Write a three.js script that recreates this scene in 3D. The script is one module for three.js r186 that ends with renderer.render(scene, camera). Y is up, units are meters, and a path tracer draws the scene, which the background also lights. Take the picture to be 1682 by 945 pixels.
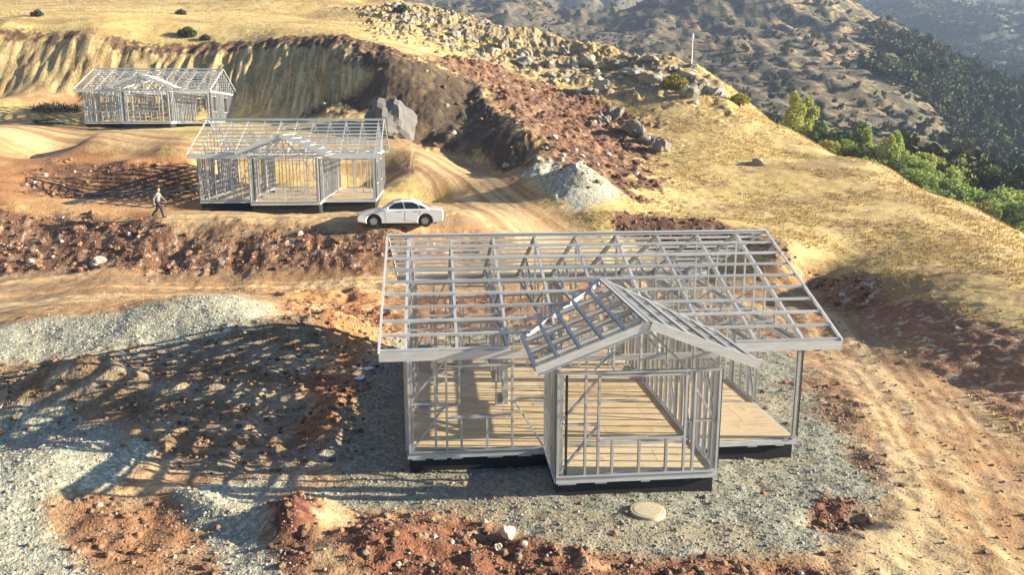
import * as THREE from 'three';
import { Sky } from 'three/addons/objects/Sky.js';
import { MarchingCubes } from 'three/addons/objects/MarchingCubes.js';
import { mergeGeometries } from 'three/addons/utils/BufferGeometryUtils.js';

// ---------------------------------------------------------------- camera, sky, sun, exposure
const scene = new THREE.Scene();
const camera = new THREE.PerspectiveCamera(39.88, 16 / 9, 0.3, 8000);
camera.rotation.order = 'YXZ';
camera.position.set(0.72, 8.07, 17.55);
camera.rotation.y = -0.098;
camera.rotation.x = -0.2009;
const renderer = new THREE.WebGLRenderer({ antialias: true });
renderer.setSize(1024, 576);
renderer.toneMapping = THREE.LinearToneMapping;
renderer.toneMappingExposure = 3.35;
renderer.shadowMap.enabled = true;

const SUN_EL = 0.295, SUN_BACK = -0.12;                     // low sun from the right, a little in front of the houses
const sunDir = new THREE.Vector3(Math.cos(SUN_EL) * Math.cos(SUN_BACK), Math.sin(SUN_EL), -Math.cos(SUN_EL) * Math.sin(SUN_BACK));
const sky = new Sky();
sky.name = 'sky'; sky.scale.setScalar(6000); sky.userData.kind = 'structure';
sky.material.uniforms.sunPosition.value.copy(sunDir);
sky.material.uniforms.turbidity.value = 3;
sky.material.uniforms.rayleigh.value = 1.0;
sky.material.uniforms.mieCoefficient.value = 0.004;
scene.add(sky);
scene.environmentIntensity = 0.125;
const sun = new THREE.DirectionalLight(new THREE.Color(1, 0.86, 0.62), 5);
sun.position.copy(sunDir).multiplyScalar(120); sun.target.position.set(0, 0, 0);
sun.castShadow = true; sun.shadow.radius = 0.45; sun.shadow.mapSize.set(4096, 4096);
Object.assign(sun.shadow.camera, { left: -90, right: 90, top: 90, bottom: -90, near: 1, far: 400 });
scene.add(sun, sun.target);
scene.fog = new THREE.FogExp2(new THREE.Color(0.45, 0.58, 0.86), 0.00036);

// ---------------------------------------------------------------- small helpers
function rng(seed) { let s = seed >>> 0; return () => { s = (s + 0x6D2B79F5) >>> 0; let t = Math.imul(s ^ (s >>> 15), 1 | s); t = (t + Math.imul(t ^ (t >>> 7), 61 | t)) ^ t; return ((t ^ (t >>> 14)) >>> 0) / 4294967296; }; }
function hash(x, y, s) { let h = Math.imul(x, 374761393) + Math.imul(y, 668265263) + Math.imul(s, 1274126177) | 0; h = Math.imul(h ^ (h >>> 13), 1274126177); return ((h ^ (h >>> 16)) >>> 0) / 4294967296; }
function noise(x, y, s = 0) {
  const ix = Math.floor(x), iy = Math.floor(y), fx = x - ix, fy = y - iy, u = fx * fx * (3 - 2 * fx), v = fy * fy * (3 - 2 * fy);
  const a = hash(ix, iy, s), b = hash(ix + 1, iy, s), c = hash(ix, iy + 1, s), d = hash(ix + 1, iy + 1, s);
  return a + (b - a) * u + (c - a) * v + (a - b - c + d) * u * v;
}
const fbm = (x, y, s, o = 4) => { let t = 0, a = .5, n = 0; for (let i = 0; i < o; i++) { t += a * noise(x, y, s + i * 7); n += a; a *= .5; x = x * 2.03 + 11.3; y = y * 2.03 + 5.7; } return t / n; };
const ridged = (x, y, s, o = 3) => { let t = 0, a = .5, n = 0; for (let i = 0; i < o; i++) { t += a * (1 - Math.abs(2 * noise(x, y, s + i * 7) - 1)); n += a; a *= .5; x = x * 2.1 + 3.1; y = y * 2.1 + 8.7; } return t / n; };
const clamp = (x, a = 0, b = 1) => Math.min(b, Math.max(a, x));
const smooth = (a, b, x) => { const t = clamp((x - a) / (b - a)); return t * t * (3 - 2 * t); };
const mixv = (a, b, t) => a + (b - a) * t;

const used = new Map();
function numbered(name) { const n = used.get(name) || 0; used.set(name, n + 1); return n ? name + '_' + String(n).padStart(3, '0') : name; }
function put(mesh, name, parent = scene) { mesh.name = parent === scene ? numbered(name) : name; mesh.castShadow = mesh.receiveShadow = true; parent.add(mesh); return mesh; }
function thing(name, label, category, pos = [0, 0, 0], turn = 0, group) {
  const g = new THREE.Group(); g.name = numbered(name); scene.add(g); g.position.set(...pos); g.rotation.y = turn;
  g.userData = { label, category }; if (group) g.userData.group = group; return g;
}
function tag(o, label, category, group) { o.userData.label = label; o.userData.category = category; if (group) o.userData.group = group; return o; }
function copyOf(root, name, pos, turn, label) { const r = root.clone(); r.userData = { ...root.userData }; r.name = numbered(name); r.position.set(...pos); r.rotation.y = turn; if (label) r.userData.label = label; scene.add(r); return r; }
const lin = (r, g, b) => new THREE.Color().setRGB(r, g, b);

// ---------------------------------------------------------------- the lie of the land
// a smooth surface through surveyed points (x, height, z)
function surface(p, soft) {
  const n = p.length / 3, A = [], phi = (i, j) => Math.sqrt((p[3 * i] - p[3 * j]) ** 2 + (p[3 * i + 2] - p[3 * j + 2]) ** 2 + soft);
  for (let i = 0; i < n; i++) { const r = new Float64Array(n + 2); for (let j = 0; j < n; j++) r[j] = phi(i, j) + (i === j ? .02 : 0); r[n] = 1; r[n + 1] = p[3 * i + 1]; A.push(r); }
  const l = new Float64Array(n + 2).fill(1); l[n] = 0; l[n + 1] = 0; A.push(l);
  const m = n + 1;
  for (let c = 0; c < m; c++) {
    let k = c; for (let r = c + 1; r < m; r++) if (Math.abs(A[r][c]) > Math.abs(A[k][c])) k = r;
    const t = A[c]; A[c] = A[k]; A[k] = t;
    for (let r = c + 1; r < m; r++) { const f = A[r][c] / A[c][c]; if (f) for (let q = c; q <= m; q++) A[r][q] -= f * A[c][q]; }
  }
  const w = new Float64Array(m);
  for (let r = m - 1; r >= 0; r--) { let s = A[r][m]; for (let q = r + 1; q < m; q++) s -= A[r][q] * w[q]; w[r] = s / A[r][r]; }
  return (x, z) => { let s = w[n]; for (let i = 0; i < n; i++) { const a = x - p[3 * i], b = z - p[3 * i + 2]; s += w[i] * Math.sqrt(a * a + b * b + soft); } return s; };
}
const SURVEY = [-3,0,4, 3,0,4.5, 9,0,4, 12,0,0, 11,0.1,-6, 10.5,0.1,-11, 5,0.1,-11, -1.5,0.1,-10.5, -2.6,0.1,-4, 4.5,0.1,-4, 5,0.1,1.7, 1.5,0.1,0.2, 8.2,0.1,0.2, -10,0,2, -10,0.1,-5, -16,0.1,2, 15,0,4, 20,0.1,5, 16,0.1,-5, 0,-0.1,10, -14,0,10, 14,0,10, 0,-0.2,20, -20,0,20, 24,0,20, -30,0.2,6, -19.2,0.9,-20.4, -13.7,0.9,-19.8, -8.1,0.8,-19.5, -1.4,0.8,-18.9, -7.9,0.6,-9.4, -12.4,0.3,-8.9, -9.8,0.5,-9.2, -5.5,0.9,-10.8, -10.3,1,-10.7, -7.6,1.3,-10.8, -13,0.6,-10.2, -12,1.3,-12.4, -8.7,1.7,-12.5, -6.5,1.6,-12.3, -15,1,-11.9, -5.3,1.1,-13.2, -16.2,0.8,-11.8, -6.8,0.5,-5.6, -9.9,0.5,-5.8, -4.4,0.3,-8.2, -20.3,1.3,-22.6, -16.4,1.3,-21.9, -12.6,1.3,-21.6, -9,1.3,-21.1, -5.5,1.3,-20.7, -1.5,1.4,-20.4, -21.7,3.6,-25.8, -17.6,3.4,-25.5, -13.1,3.2,-24, -9.4,3.1,-23.1, -5.7,3,-22.6, -1.5,3,-22.1, 2.1,2.2,-22.6, 2.2,2.8,-23.2, 4.9,1.9,-22.3, 5,2.2,-23.4, 6.4,1.1,-21.3, 9.5,1,-21.5, 13.2,0.7,-21.1, 15.8,0.5,-18.7, 16.5,0.1,-13.8, 15.3,0.1,-7.2, 13,0,0.5, 11.6,0,4.4, 8.6,2.5,-25, 7.1,3,-26.5, 5.9,3.6,-31.5, 2.3,4.7,-37.1, -0.7,6.2,-41.4, -2.5,6.6,-43.1, -2.3,4.3,-37.4, 0.3,3.2,-29.7, 17.8,0.3,-10.5, 16.9,0.1,-5, 16.1,0,-0.7, 18.7,0.3,-14.4, 19,0.6,-19.1, 20,1.3,-16.9, 19.9,1.2,-11.2, 20,1.1,-5.9, 18.4,1.7,-19.9, 16,2.4,-26.7, 10.4,3,-25.7, 15,2,-23.9, 11.5,2,-24.6, 23.3,1.8,-10.3, 28.8,2,-17.3, 35.7,1.8,-26.2, 35.6,2.9,-31.3, 35.3,5.1,-41.3, 32.5,7.7,-51.7, 30.7,9.6,-57.9, 23,1.9,-22.6, 25.7,2,-21.3, 23.9,3.3,-32.2, 29.2,5.6,-44, 19.3,4.2,-36.9, 23.1,7.4,-48.6, 22.8,10.1,-56.6, 13.3,3.2,-30.4, 28.5,3.6,-33, 30.6,11.7,-61.9, 29.7,13.8,-67, 27.3,15.6,-72.3, 21.8,17.3,-78.9, 15.4,19.3,-85.5, 8.2,21.5,-92.2, 0.2,25,-101.1, -8.9,29.4,-110, 19.9,13.7,-70, 14,15.4,-75.6, 4.4,16.9,-78.6, 4.6,12.2,-56.4, 5.4,10.2,-51.3, 6,8.7,-46.7, 7,7.3,-42.1, 7.8,6.1,-38, 9.2,4.9,-33.4, 12.1,11.4,-61.7, 16.8,8.5,-55.2, 13.8,5.5,-41.5, 8.7,11.3,-58, 10.1,8.2,-47.8, 10.7,6,-39.7, 10.9,4,-31.7, -2.6,7.4,-46.1, 0.2,6.6,-44.8, 3.8,5.4,-42.4, 6.7,4.8,-39.6, 0.2,9.4,-49.3, -2.9,13.1,-54.1, -5,11,-53.3, -7.5,14.2,-58.6, 0.3,13.2,-55.8, 4,7.3,-44.9, -3,14.5,-57.2, 3.3,9.9,-51, 5.8,6.2,-41.7, 4.5,7.7,-46.4, -7,10,-52.5, -41.2,17.5,-68, -32.3,16.9,-67.1, -26.7,15.8,-67, -20.8,16,-67, -14.6,16.3,-65.3, -9,16.3,-62.8, -39.3,11.1,-62.8, -32,11,-62, -24.9,10.1,-60.3, -16.2,9.4,-57.5, -10.3,8.9,-53.9, -37.3,10.3,-58.5, -36.4,9,-56.4, -28.8,8.7,-53.7, -53.3,22.2,-93.3, -31.3,22.6,-94.1, -15.1,21.4,-89.5, -70.8,30.8,-130.2, -41,31.1,-129.2, -8.7,26.1,-106, -58.2,17,-72.6, -53.5,10.7,-64.1, -27.2,8,-51, -22.3,8,-50.5, -17.4,8,-50.6, -18.6,8.4,-55.2, -23.7,8.7,-56.2, -31.2,7.7,-45.9, -23.7,7.3,-43.1, -16.3,6.5,-39.4, -10.7,6.7,-41.8, -6.5,6.8,-43.5, -27.9,5.9,-38.9, -23.7,4.6,-30.2, -26.2,5.7,-43.6, -21,4.2,-29.8, -19.9,5.1,-38, -17,3.9,-29.6, -22.1,4,-26.8, -31.6,5,-30.1, -26.5,1.6,-21.7, -28.8,3.7,-25.6, -12.3,3.4,-28.3, -7.3,3.3,-26.7, -3.1,3.3,-26.8, -14.4,3.6,-28.9, -12,3.5,-33, -4,3.5,-33, -12,3.7,-38, -3,3.8,-38, -8,4.5,-39.5, 1,3.4,-33, 47,-7,-36, 56,-14,-45, 50,-7,-62, 60,-16,-90, 35,-2,-90, 25,4,-105, 45,-8,-5, 70,-20,-20, 70,-20,-60, 30,0,-110, 60,-10,20, 20,8,-125, 70,-22,-125, -70,20,-90, -70,10,-40, -70,0,0, -30,40,-140, -70,40,-140];
const landNear = surface(SURVEY, 1.2);
// heaps (+) and hollows (-): x, z, height, half widths, turn
const HEAPS = [
[-9.6, -5.4, 0.9, 2.6, 1.2, 0],
[-8.5, -0.4, 0.8, 3.2, 2.2, 0],
[-2.3, 2.1, 0.6, 0.7, 0.9, 0],
[-2.7, -11.2, 0.9, 1.8, 1.6, 0],
[10.1, -31.5, 1.4, 3, 2.2, 0],
[-19.6, -37.7, 0.8, 2, 1.5, 0],
[-20.3, -33.9, -1, 3, 2, 0],
[-16.5, -35.6, -0.8, 2.5, 1.5, 0],
[0.5, -34.3, -0.9, 2, 1, 0],
[14.6, -25.9, 0.7, 5, 1.2, 0],
[-4.2, 1.4, 0.35, 1.6, 0.5, 0.6],
[-5.6, -5.2, 0.5, 2.5, 1.2, 0],
[-4.8, -10.3, 0.6, 2.2, 1, 0],
[-2.2, -3.7, 0.45, 0.7, 2.2, 0],
[-0.5, 3.1, 0.35, 1.5, 0.7, 0],
[9.1, 3.0, -0.25, 1, 0.5, 0],
];
function heaps(x, z) {
  let h = 0;
  for (const [hx, hz, a, rx, rz, t] of HEAPS) {
    const dx = x - hx, dz = z - hz, u = (dx * Math.cos(t) + dz * Math.sin(t)) / rx, v = (-dx * Math.sin(t) + dz * Math.cos(t)) / rz, q = u * u + v * v;
    if (q < 4) { const e = Math.exp(-1.4 * q) - .0037; h += a * e; }
  }
  return h;
}
const land = (x, z) => landNear(x, z) + heaps(x, z);
// ground covers: outline on the ground, softness of the edge and how ragged it is (metres)
const ZONES = [
['basesoil', [[-24.3, -26.5], [5.4, -24.0], [9.5, -21.5], [18.9, -18.8], [16.9, -5.0], [15.6, 2.1], [11.8, 6.4], [-7.6, 4.5]], 0.4, 0.8],
['ledge', [[-42.3, -62.4], [-31.6, -61.7], [-30.5, -58.7], [-41.0, -59.7]], 0.6, 0.8],
['cut', [[-50.4, -76.8], [-41.1, -67.8], [-32.3, -67.0], [-26.6, -66.8], [-20.8, -66.7], [-14.5, -65.0], [-7.7, -61.9], [-4.1, -57.3], [-5.0, -54.6], [-6.9, -52.3], [-10.3, -54.0], [-16.2, -57.6], [-25.0, -60.5], [-32.0, -62.0], [-43.0, -61.8]], 0.8, 1.2],
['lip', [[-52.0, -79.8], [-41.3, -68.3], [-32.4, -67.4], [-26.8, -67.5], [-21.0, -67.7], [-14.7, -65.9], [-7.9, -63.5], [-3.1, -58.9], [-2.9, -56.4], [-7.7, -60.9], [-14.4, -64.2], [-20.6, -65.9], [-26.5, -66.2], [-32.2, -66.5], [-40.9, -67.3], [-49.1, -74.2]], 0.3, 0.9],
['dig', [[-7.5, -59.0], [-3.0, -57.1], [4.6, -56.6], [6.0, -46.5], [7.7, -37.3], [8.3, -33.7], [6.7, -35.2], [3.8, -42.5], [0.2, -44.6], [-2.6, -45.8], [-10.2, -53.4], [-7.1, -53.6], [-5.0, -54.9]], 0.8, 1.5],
['redslope', [[-3.0, -57.7], [0.3, -59.4], [6.7, -70.0], [15.2, -62.6], [19.7, -53.5], [17.3, -41.4], [13.1, -31.0], [8.8, -30.7], [7.7, -37.3], [6.0, -46.5], [4.6, -56.6]], 1.2, 3],
['rock', [[-8.0, -96.0], [0.2, -96.9], [14.2, -131.8], [21.3, -76.7], [29.0, -64.7], [30.4, -57.7], [26.8, -54.7], [21.4, -60.3], [15.6, -64.7], [6.7, -71.2], [-2.7, -65.0]], 2, 4],
['upper', [[-38.1, -53.9], [-27.9, -51.4], [-16.0, -41.2], [-12.0, -42.0], [-2.5, -44.3], [-2.4, -41.0], [-15.5, -39.3], [-23.0, -41.3], [-32.4, -43.1]], 0.8, 1],
['orange', [[-32.1, -42.6], [-22.9, -41.1], [-15.5, -39.2], [-13.2, -32.4], [-13.1, -24.0], [-17.7, -25.6], [-23.5, -26.1]], 1, 1.2],
['pit', [[-24.5, -34.6], [-25.0, -39.2], [-19.7, -37.5], [-15.6, -38.0], [-13.4, -32.3], [-18.8, -30.0], [-22.0, -29.9]], 0.5, 1],
['terrace', [[-15.0, -26.7], [-11.7, -26.1], [-2.8, -23.8], [2.4, -28.0], [5.5, -24.3], [2.2, -23.0], [-1.5, -22.1], [-7.3, -23.1], [-13.1, -24.0]], 0.5, 0.6],
['bank', [[-23.7, -26.4], [-17.6, -25.6], [-13.1, -23.9], [-9.4, -23.0], [-5.7, -22.6], [-1.5, -22.0], [2.2, -23.0], [5.3, -23.1], [3.0, -21.7], [-1.5, -20.3], [-5.5, -20.7], [-12.6, -21.6], [-21.8, -22.2]], 0.4, 0.9],
['ramp', [[-3.0, -45.2], [0.2, -44.7], [4.3, -42.2], [7.0, -34.2], [6.8, -32.7], [7.3, -28.3], [8.9, -25.3], [10.5, -24.6], [9.5, -21.5], [5.7, -21.0], [4.3, -22.8], [2.6, -25.0], [1.0, -34.9], [-2.3, -39.3]], 0.8, 1],
['road', [[-22.2, -22.1], [-12.6, -21.5], [-5.5, -20.6], [-1.5, -20.2], [3.0, -21.6], [6.5, -22.1], [12.9, -22.1], [17.7, -19.0], [18.3, -16.7], [18.5, -14.0], [17.7, -10.3], [16.9, -5.0], [16.0, -0.7], [15.6, 2.1], [11.8, 6.4], [7.4, 6.0], [8.3, 4.7], [9.8, 3.1], [11.0, 1.4], [12.2, -1.1], [13.5, -4.7], [14.5, -9.2], [14.5, -12.9], [13.2, -15.7], [8.6, -17.4], [-1.4, -18.0], [-6.1, -15.8], [-9.7, -12.1], [-13.0, -12.4], [-16.8, -12.2]], 0.5, 0.7],
['ridgebank', [[10.1, -25.8], [14.1, -29.0], [17.2, -25.3], [18.4, -20.0], [20.7, -18.2], [20.0, -11.3], [20.0, -8.4], [20.5, -4.5], [15.8, 1.2], [16.3, -1.0], [17.0, -5.2], [17.8, -10.5], [18.6, -14.5], [18.9, -18.8], [17.0, -20.4], [15.0, -23.6], [11.5, -24.5]], 0.4, 0.8],
['backsoil', [[-6.8, -18.1], [-1.4, -18.3], [8.7, -17.8], [13.4, -16.2], [14.8, -12.4], [13.7, -9.3], [4.9, -11.2], [-0.5, -9.8], [-2.6, -9.9]], 0.6, 1.2],
['brown', [[-15.4, -9.5], [-12.7, -9.5], [-10.1, -10.0], [-7.4, -9.8], [-5.4, -10.3], [-4.0, -14.0], [-1.8, -10.2], [-0.9, -8.8], [-1.6, -3.2], [-1.6, -0.8], [-3.4, 0.1], [-5.1, 0.2], [-6.3, -0.8], [-7.9, -3.6], [-9.3, -4.2], [-12.3, -3.9]], 0.4, 0.8],
['ridge2', [[-3.3, -7.9], [-1.8, -9.4], [-1.4, -3.9], [-1.3, -0.2], [-2.1, -0.6], [-2.8, -3.2]], 0.25, 0.6],
['bump', [[-6.7, -18.5], [-1.4, -18.5], [-0.7, -11.2], [-1.7, -8.1], [-3.0, -9.8], [-4.5, -12.7]], 0.3, 0.6],
['yard', [[-1.9, -8.7], [-0.6, -11.3], [5.2, -13.0], [13.8, -10.7], [13.3, -6.6], [12.2, -2.4], [11.2, 0.7], [9.8, 2.8], [7.9, 4.3], [5.0, 4.2], [2.8, 3.7], [1.7, 2.4], [-1.4, 1.3], [-2.4, -0.8], [-1.7, -3.1]], 0.4, 0.7],
['rightsoil', [[13.3, -8.1], [13.1, -4.7], [12.0, -1.1], [10.9, 1.4], [10.9, 0.7], [11.5, -2.0], [11.6, -4.3]], 0.3, 0.7],
['rightsoil2', [[8.6, 2.2], [9.8, 2.1], [9.8, 2.8], [8.7, 3.8], [8.4, 3.1]], 0.2, 0.5],
['pale1', [[-16.6, -11.8], [-12.0, -12.5], [-8.8, -12.8], [-6.9, -14.4], [-5.5, -12.6], [-5.4, -10.1], [-7.4, -9.8], [-9.9, -9.6], [-12.6, -9.2], [-15.0, -8.8]], 0.35, 0.6],
['pale2', [[-12.8, -4.9], [-9.3, -4.3], [-7.8, -3.6], [-6.1, -0.9], [-6.2, 0.6], [-7.6, 1.1], [-7.0, 2.0], [-6.4, 2.7], [-5.2, 4.0], [-7.6, 4.5]], 0.3, 0.4],
['pale3', [[-5.2, 0.2], [-2.2, -0.6], [-1.4, 0.6], [-1.3, 1.5], [-2.8, 0.1], [-2.9, 1.5], [-2.0, 4.5], [-3.1, 4.4], [-4.2, 2.4], [-4.9, 1.7]], 0.25, 0.5],
['tanleft', [[-7.6, 1.1], [-6.2, 0.8], [-5.0, 1.1], [-4.0, 2.5], [-2.9, 4.6], [-5.2, 4.0], [-6.6, 2.5]], 0.25, 0.5],
['redhole', [[-2.9, 1.5], [-2.7, 0.4], [-1.9, 1.7], [-1.8, 2.8], [-1.7, 4.3], [-2.2, 4.3]], 0.15, 0.3],
['track', [[-2.3, 0.5], [-1.3, 1.5], [-1.0, 3.0], [-1.0, 5.1], [-1.6, 5.1], [-1.7, 2.8]], 0.15, 0.3],
['redlow', [[-1.2, 2.0], [0.2, 1.7], [1.6, 2.5], [2.7, 3.7], [5.0, 4.3], [7.8, 4.4], [8.5, 4.1], [7.2, 5.9], [-1.0, 5.1]], 0.25, 0.6],
['greyheap', [[6.3, -35.2], [8.4, -36.1], [11.2, -31.4], [12.4, -30.5], [9.3, -27.1], [7.6, -30.4]], 0.4, 0.8],
['darkspot', [[10.3, -25.3], [13.3, -28.8], [15.9, -25.6], [18.7, -24.5], [17.6, -21.8], [10.1, -24.4]], 0.4, 0.8],
];
const ZI = Object.fromEntries(ZONES.map((z, i) => [z[0], i]));
const NZ = ZONES.length, SX0 = -90, SZ0 = -150, SN = .6, SW = 284, SH = 300;
const sdf = ZONES.map(([, poly]) => {
  const f = new Float32Array(SW * SH).fill(-9);
  let x0 = 1e9, x1 = -1e9, z0 = 1e9, z1 = -1e9;
  for (const [x, z] of poly) { x0 = Math.min(x0, x); x1 = Math.max(x1, x); z0 = Math.min(z0, z); z1 = Math.max(z1, z); }
  for (let j = 0; j < SH; j++) for (let i = 0; i < SW; i++) {
    const x = SX0 + i * SN, z = SZ0 + j * SN;
    if (x < x0 - 9 || x > x1 + 9 || z < z0 - 9 || z > z1 + 9) continue;
    let d = 1e9, inside = false;
    for (let k = 0, m = poly.length - 1; k < poly.length; m = k++) {
      const [ax, az] = poly[k], [bx, bz] = poly[m], ex = bx - ax, ez = bz - az, t = clamp(((x - ax) * ex + (z - az) * ez) / (ex * ex + ez * ez || 1));
      d = Math.min(d, (x - ax - ex * t) ** 2 + (z - az - ez * t) ** 2);
      if ((az > z) !== (bz > z) && x < (bx - ax) * (z - az) / (bz - az) + ax) inside = !inside;
    }
    f[j * SW + i] = clamp((inside ? 1 : -1) * Math.sqrt(d), -9, 9);
  }
  return f;
});
const W = new Float32Array(NZ);
function weigh(x, z) {                                        // how much of each cover lies at a point
  const wob = (fbm(x * .7, z * .7, 3, 3) - .5) * 2 + (noise(x * 4, z * 4, 5) - .5) * .7;
  const gx = clamp((x - SX0) / SN, 0, SW - 1.01), gz = clamp((z - SZ0) / SN, 0, SH - 1.01), i = Math.floor(gx), j = Math.floor(gz), u = gx - i, v = gz - j, o = j * SW + i;
  for (let k = 0; k < NZ; k++) {
    const f = sdf[k], a = f[o], b = f[o + 1], c = f[o + SW], d = f[o + SW + 1];
    if (a <= -9 && b <= -9 && c <= -9 && d <= -9) { W[k] = 0; continue; }
    const s = a + (b - a) * u + (c - a) * v + (a - b - c + d) * u * v + wob * ZONES[k][3];
    W[k] = smooth(-ZONES[k][2], ZONES[k][2], s);
  }
  return W;
}
// the ways that wheels have taken: how far off the line and how far along it a point lies
const WAYS = [
[[10.1, 6.4], [11.2, 3.4], [12.6, 0.1], [14.1, -4.1], [15.8, -9.4], [17.3, -15.5], [16.2, -18.9], [12.7, -21.5], [6.3, -20.8], [-1.4, -19.4], [-8.2, -19.7], [-13.5, -19.4], [-19.8, -18.4]],
[[10.0, -22.5], [8.7, -23.8], [6.9, -25.5], [4.9, -33.2], [2.0, -41.4], [-1.6, -43.3]],
[[-33.8, -45.9], [-23.6, -42.9], [-15.6, -39.9], [-2.4, -42.2]]
];
const off = new Float32Array(SW * SH).fill(99), along = new Float32Array(SW * SH);
for (const way of WAYS) {
  const pts = new THREE.CatmullRomCurve3(way.map(([x, z]) => new THREE.Vector3(x, 0, z))).getPoints(160); let run = 0;
  for (let k = 0; k < 160; k++) {
    const a = pts[k], b = pts[k + 1], ex = b.x - a.x, ez = b.z - a.z, l = Math.hypot(ex, ez);
    for (let j = Math.max(0, Math.floor((Math.min(a.z, b.z) - 5 - SZ0) / SN)); j < Math.min(SH, (Math.max(a.z, b.z) + 5 - SZ0) / SN); j++) for (let i = Math.max(0, Math.floor((Math.min(a.x, b.x) - 5 - SX0) / SN)); i < Math.min(SW, (Math.max(a.x, b.x) + 5 - SX0) / SN); i++) {
      const x = SX0 + i * SN - a.x, z = SZ0 + j * SN - a.z, t = clamp((x * ex + z * ez) / (l * l)), d = Math.hypot(x - ex * t, z - ez * t), o = j * SW + i;
      if (d < Math.abs(off[o])) { off[o] = d * (x * ez - z * ex > 0 ? 1 : -1); along[o] = run + l * t; }
    }
    run += l;
  }
}
let rutO = 99, rutA = 0;
function wheelways(x, z) { const gx = clamp((x - SX0) / SN, 0, SW - 1.01), gz = clamp((z - SZ0) / SN, 0, SH - 1.01), i = Math.floor(gx), j = Math.floor(gz), u = gx - i, v = gz - j, o = j * SW + i, f = (q) => mixv(mixv(q[o], q[o + 1], u), mixv(q[o + SW], q[o + SW + 1], u), v); rutO = f(off); if (Math.abs(rutO) > 7) { rutO = 99; return; } rutA = f(along); }
// bare wheel lines and the loose strips between them, 0 to 1
function ruts() { if (rutO > 8) return .5; const w = rutO + (noise(rutA * .12, 3, 501) - .5) * 1.2; return .55 * noise(w * 2.1, rutA * .05, 502) + .3 * noise(w * 5.5, rutA * .09, 503) + .15 * noise(w * 11, rutA * .3, 504); }
// height of the ground with its clods, ruts, gullies and rocks
const pad = (x, z, x0, x1, z0, z1, s) => smooth(-s, 0, Math.min(x - x0, x1 - x, z - z0, z1 - z));
const w_ = (n) => W[ZI[n]];
function groundY(x, z) {
  weigh(x, z);
  const soil = Math.max(w_('lip'), w_('basesoil') * .25, w_('bank'), w_('ridgebank') * .5, w_('brown') * .8, w_('ridge2') * .8, w_('redhole'), w_('redlow'), w_('pit') * .8, w_('bump'), w_('backsoil') * .5, w_('rightsoil') * .5, w_('rightsoil2'), w_('tanleft') * .4);
  const flat = Math.max(w_('road'), w_('terrace'), w_('ramp'), w_('upper'), w_('track'), w_('ledge'));
  const gravel = Math.max(w_('yard'), w_('pale1'), w_('pale2'), w_('pale3'));
  const cut = w_('cut'), dig = w_('dig'), red = w_('redslope'), rock = w_('rock');
  const rough = Math.max(soil, red * .9, dig * .6);
  let grass = 1 - Math.max(soil, flat, gravel, cut, dig, red, w_('orange'));
  grass = Math.max(0, grass);
  let h = land(x, z);
  h += (fbm(x * .28, z * .28, 21, 3) - .5) * (.4 * rough + .25 * grass + .1 * gravel + .07 * flat);
  h += (fbm(x * .9, z * .9, 31, 3) - .5) * (.34 * rough + .08 * grass + .035 * gravel + .04 * flat + .3 * rock);
  if (rough > .05) h += (ridged(x * 1.9, z * 1.9, 41, 3) - .6) * .2 * rough;
  h += (noise(x * 4, z * 4, 51) - .5) * (.018 + .06 * rough + .03 * grass);
  if (flat > .1) { wheelways(x, z); if (rutO < 8) h += flat * .07 * (ruts() - .5); }
  if (cut > .01) h += cut * ((noise(x * 1.3, z * .3, 61) - .5) * .3 + (noise(x * 3.1, z * .9, 62) - .5) * .42 + (fbm(x * .3, z * .3, 65, 2) - .5) * .6);
  if (dig > .01) h += dig * (fbm(x * .5, z * .35, 63, 3) - .5) * .9;
  if (red > .01) h += red * ((ridged(x * .45, z * .3, 64, 3) - .6) * .7 + (fbm(x * 1.2, z * 1.2, 66, 3) - .5) * .4);
  if (rock > .01) h += rock * ((ridged(x * .3, z * .3, 71, 4) - .55) * 1.1 + (ridged(x * 1.1, z * 1.1, 72, 2) - .5) * .5);
  return h;
}
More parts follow.
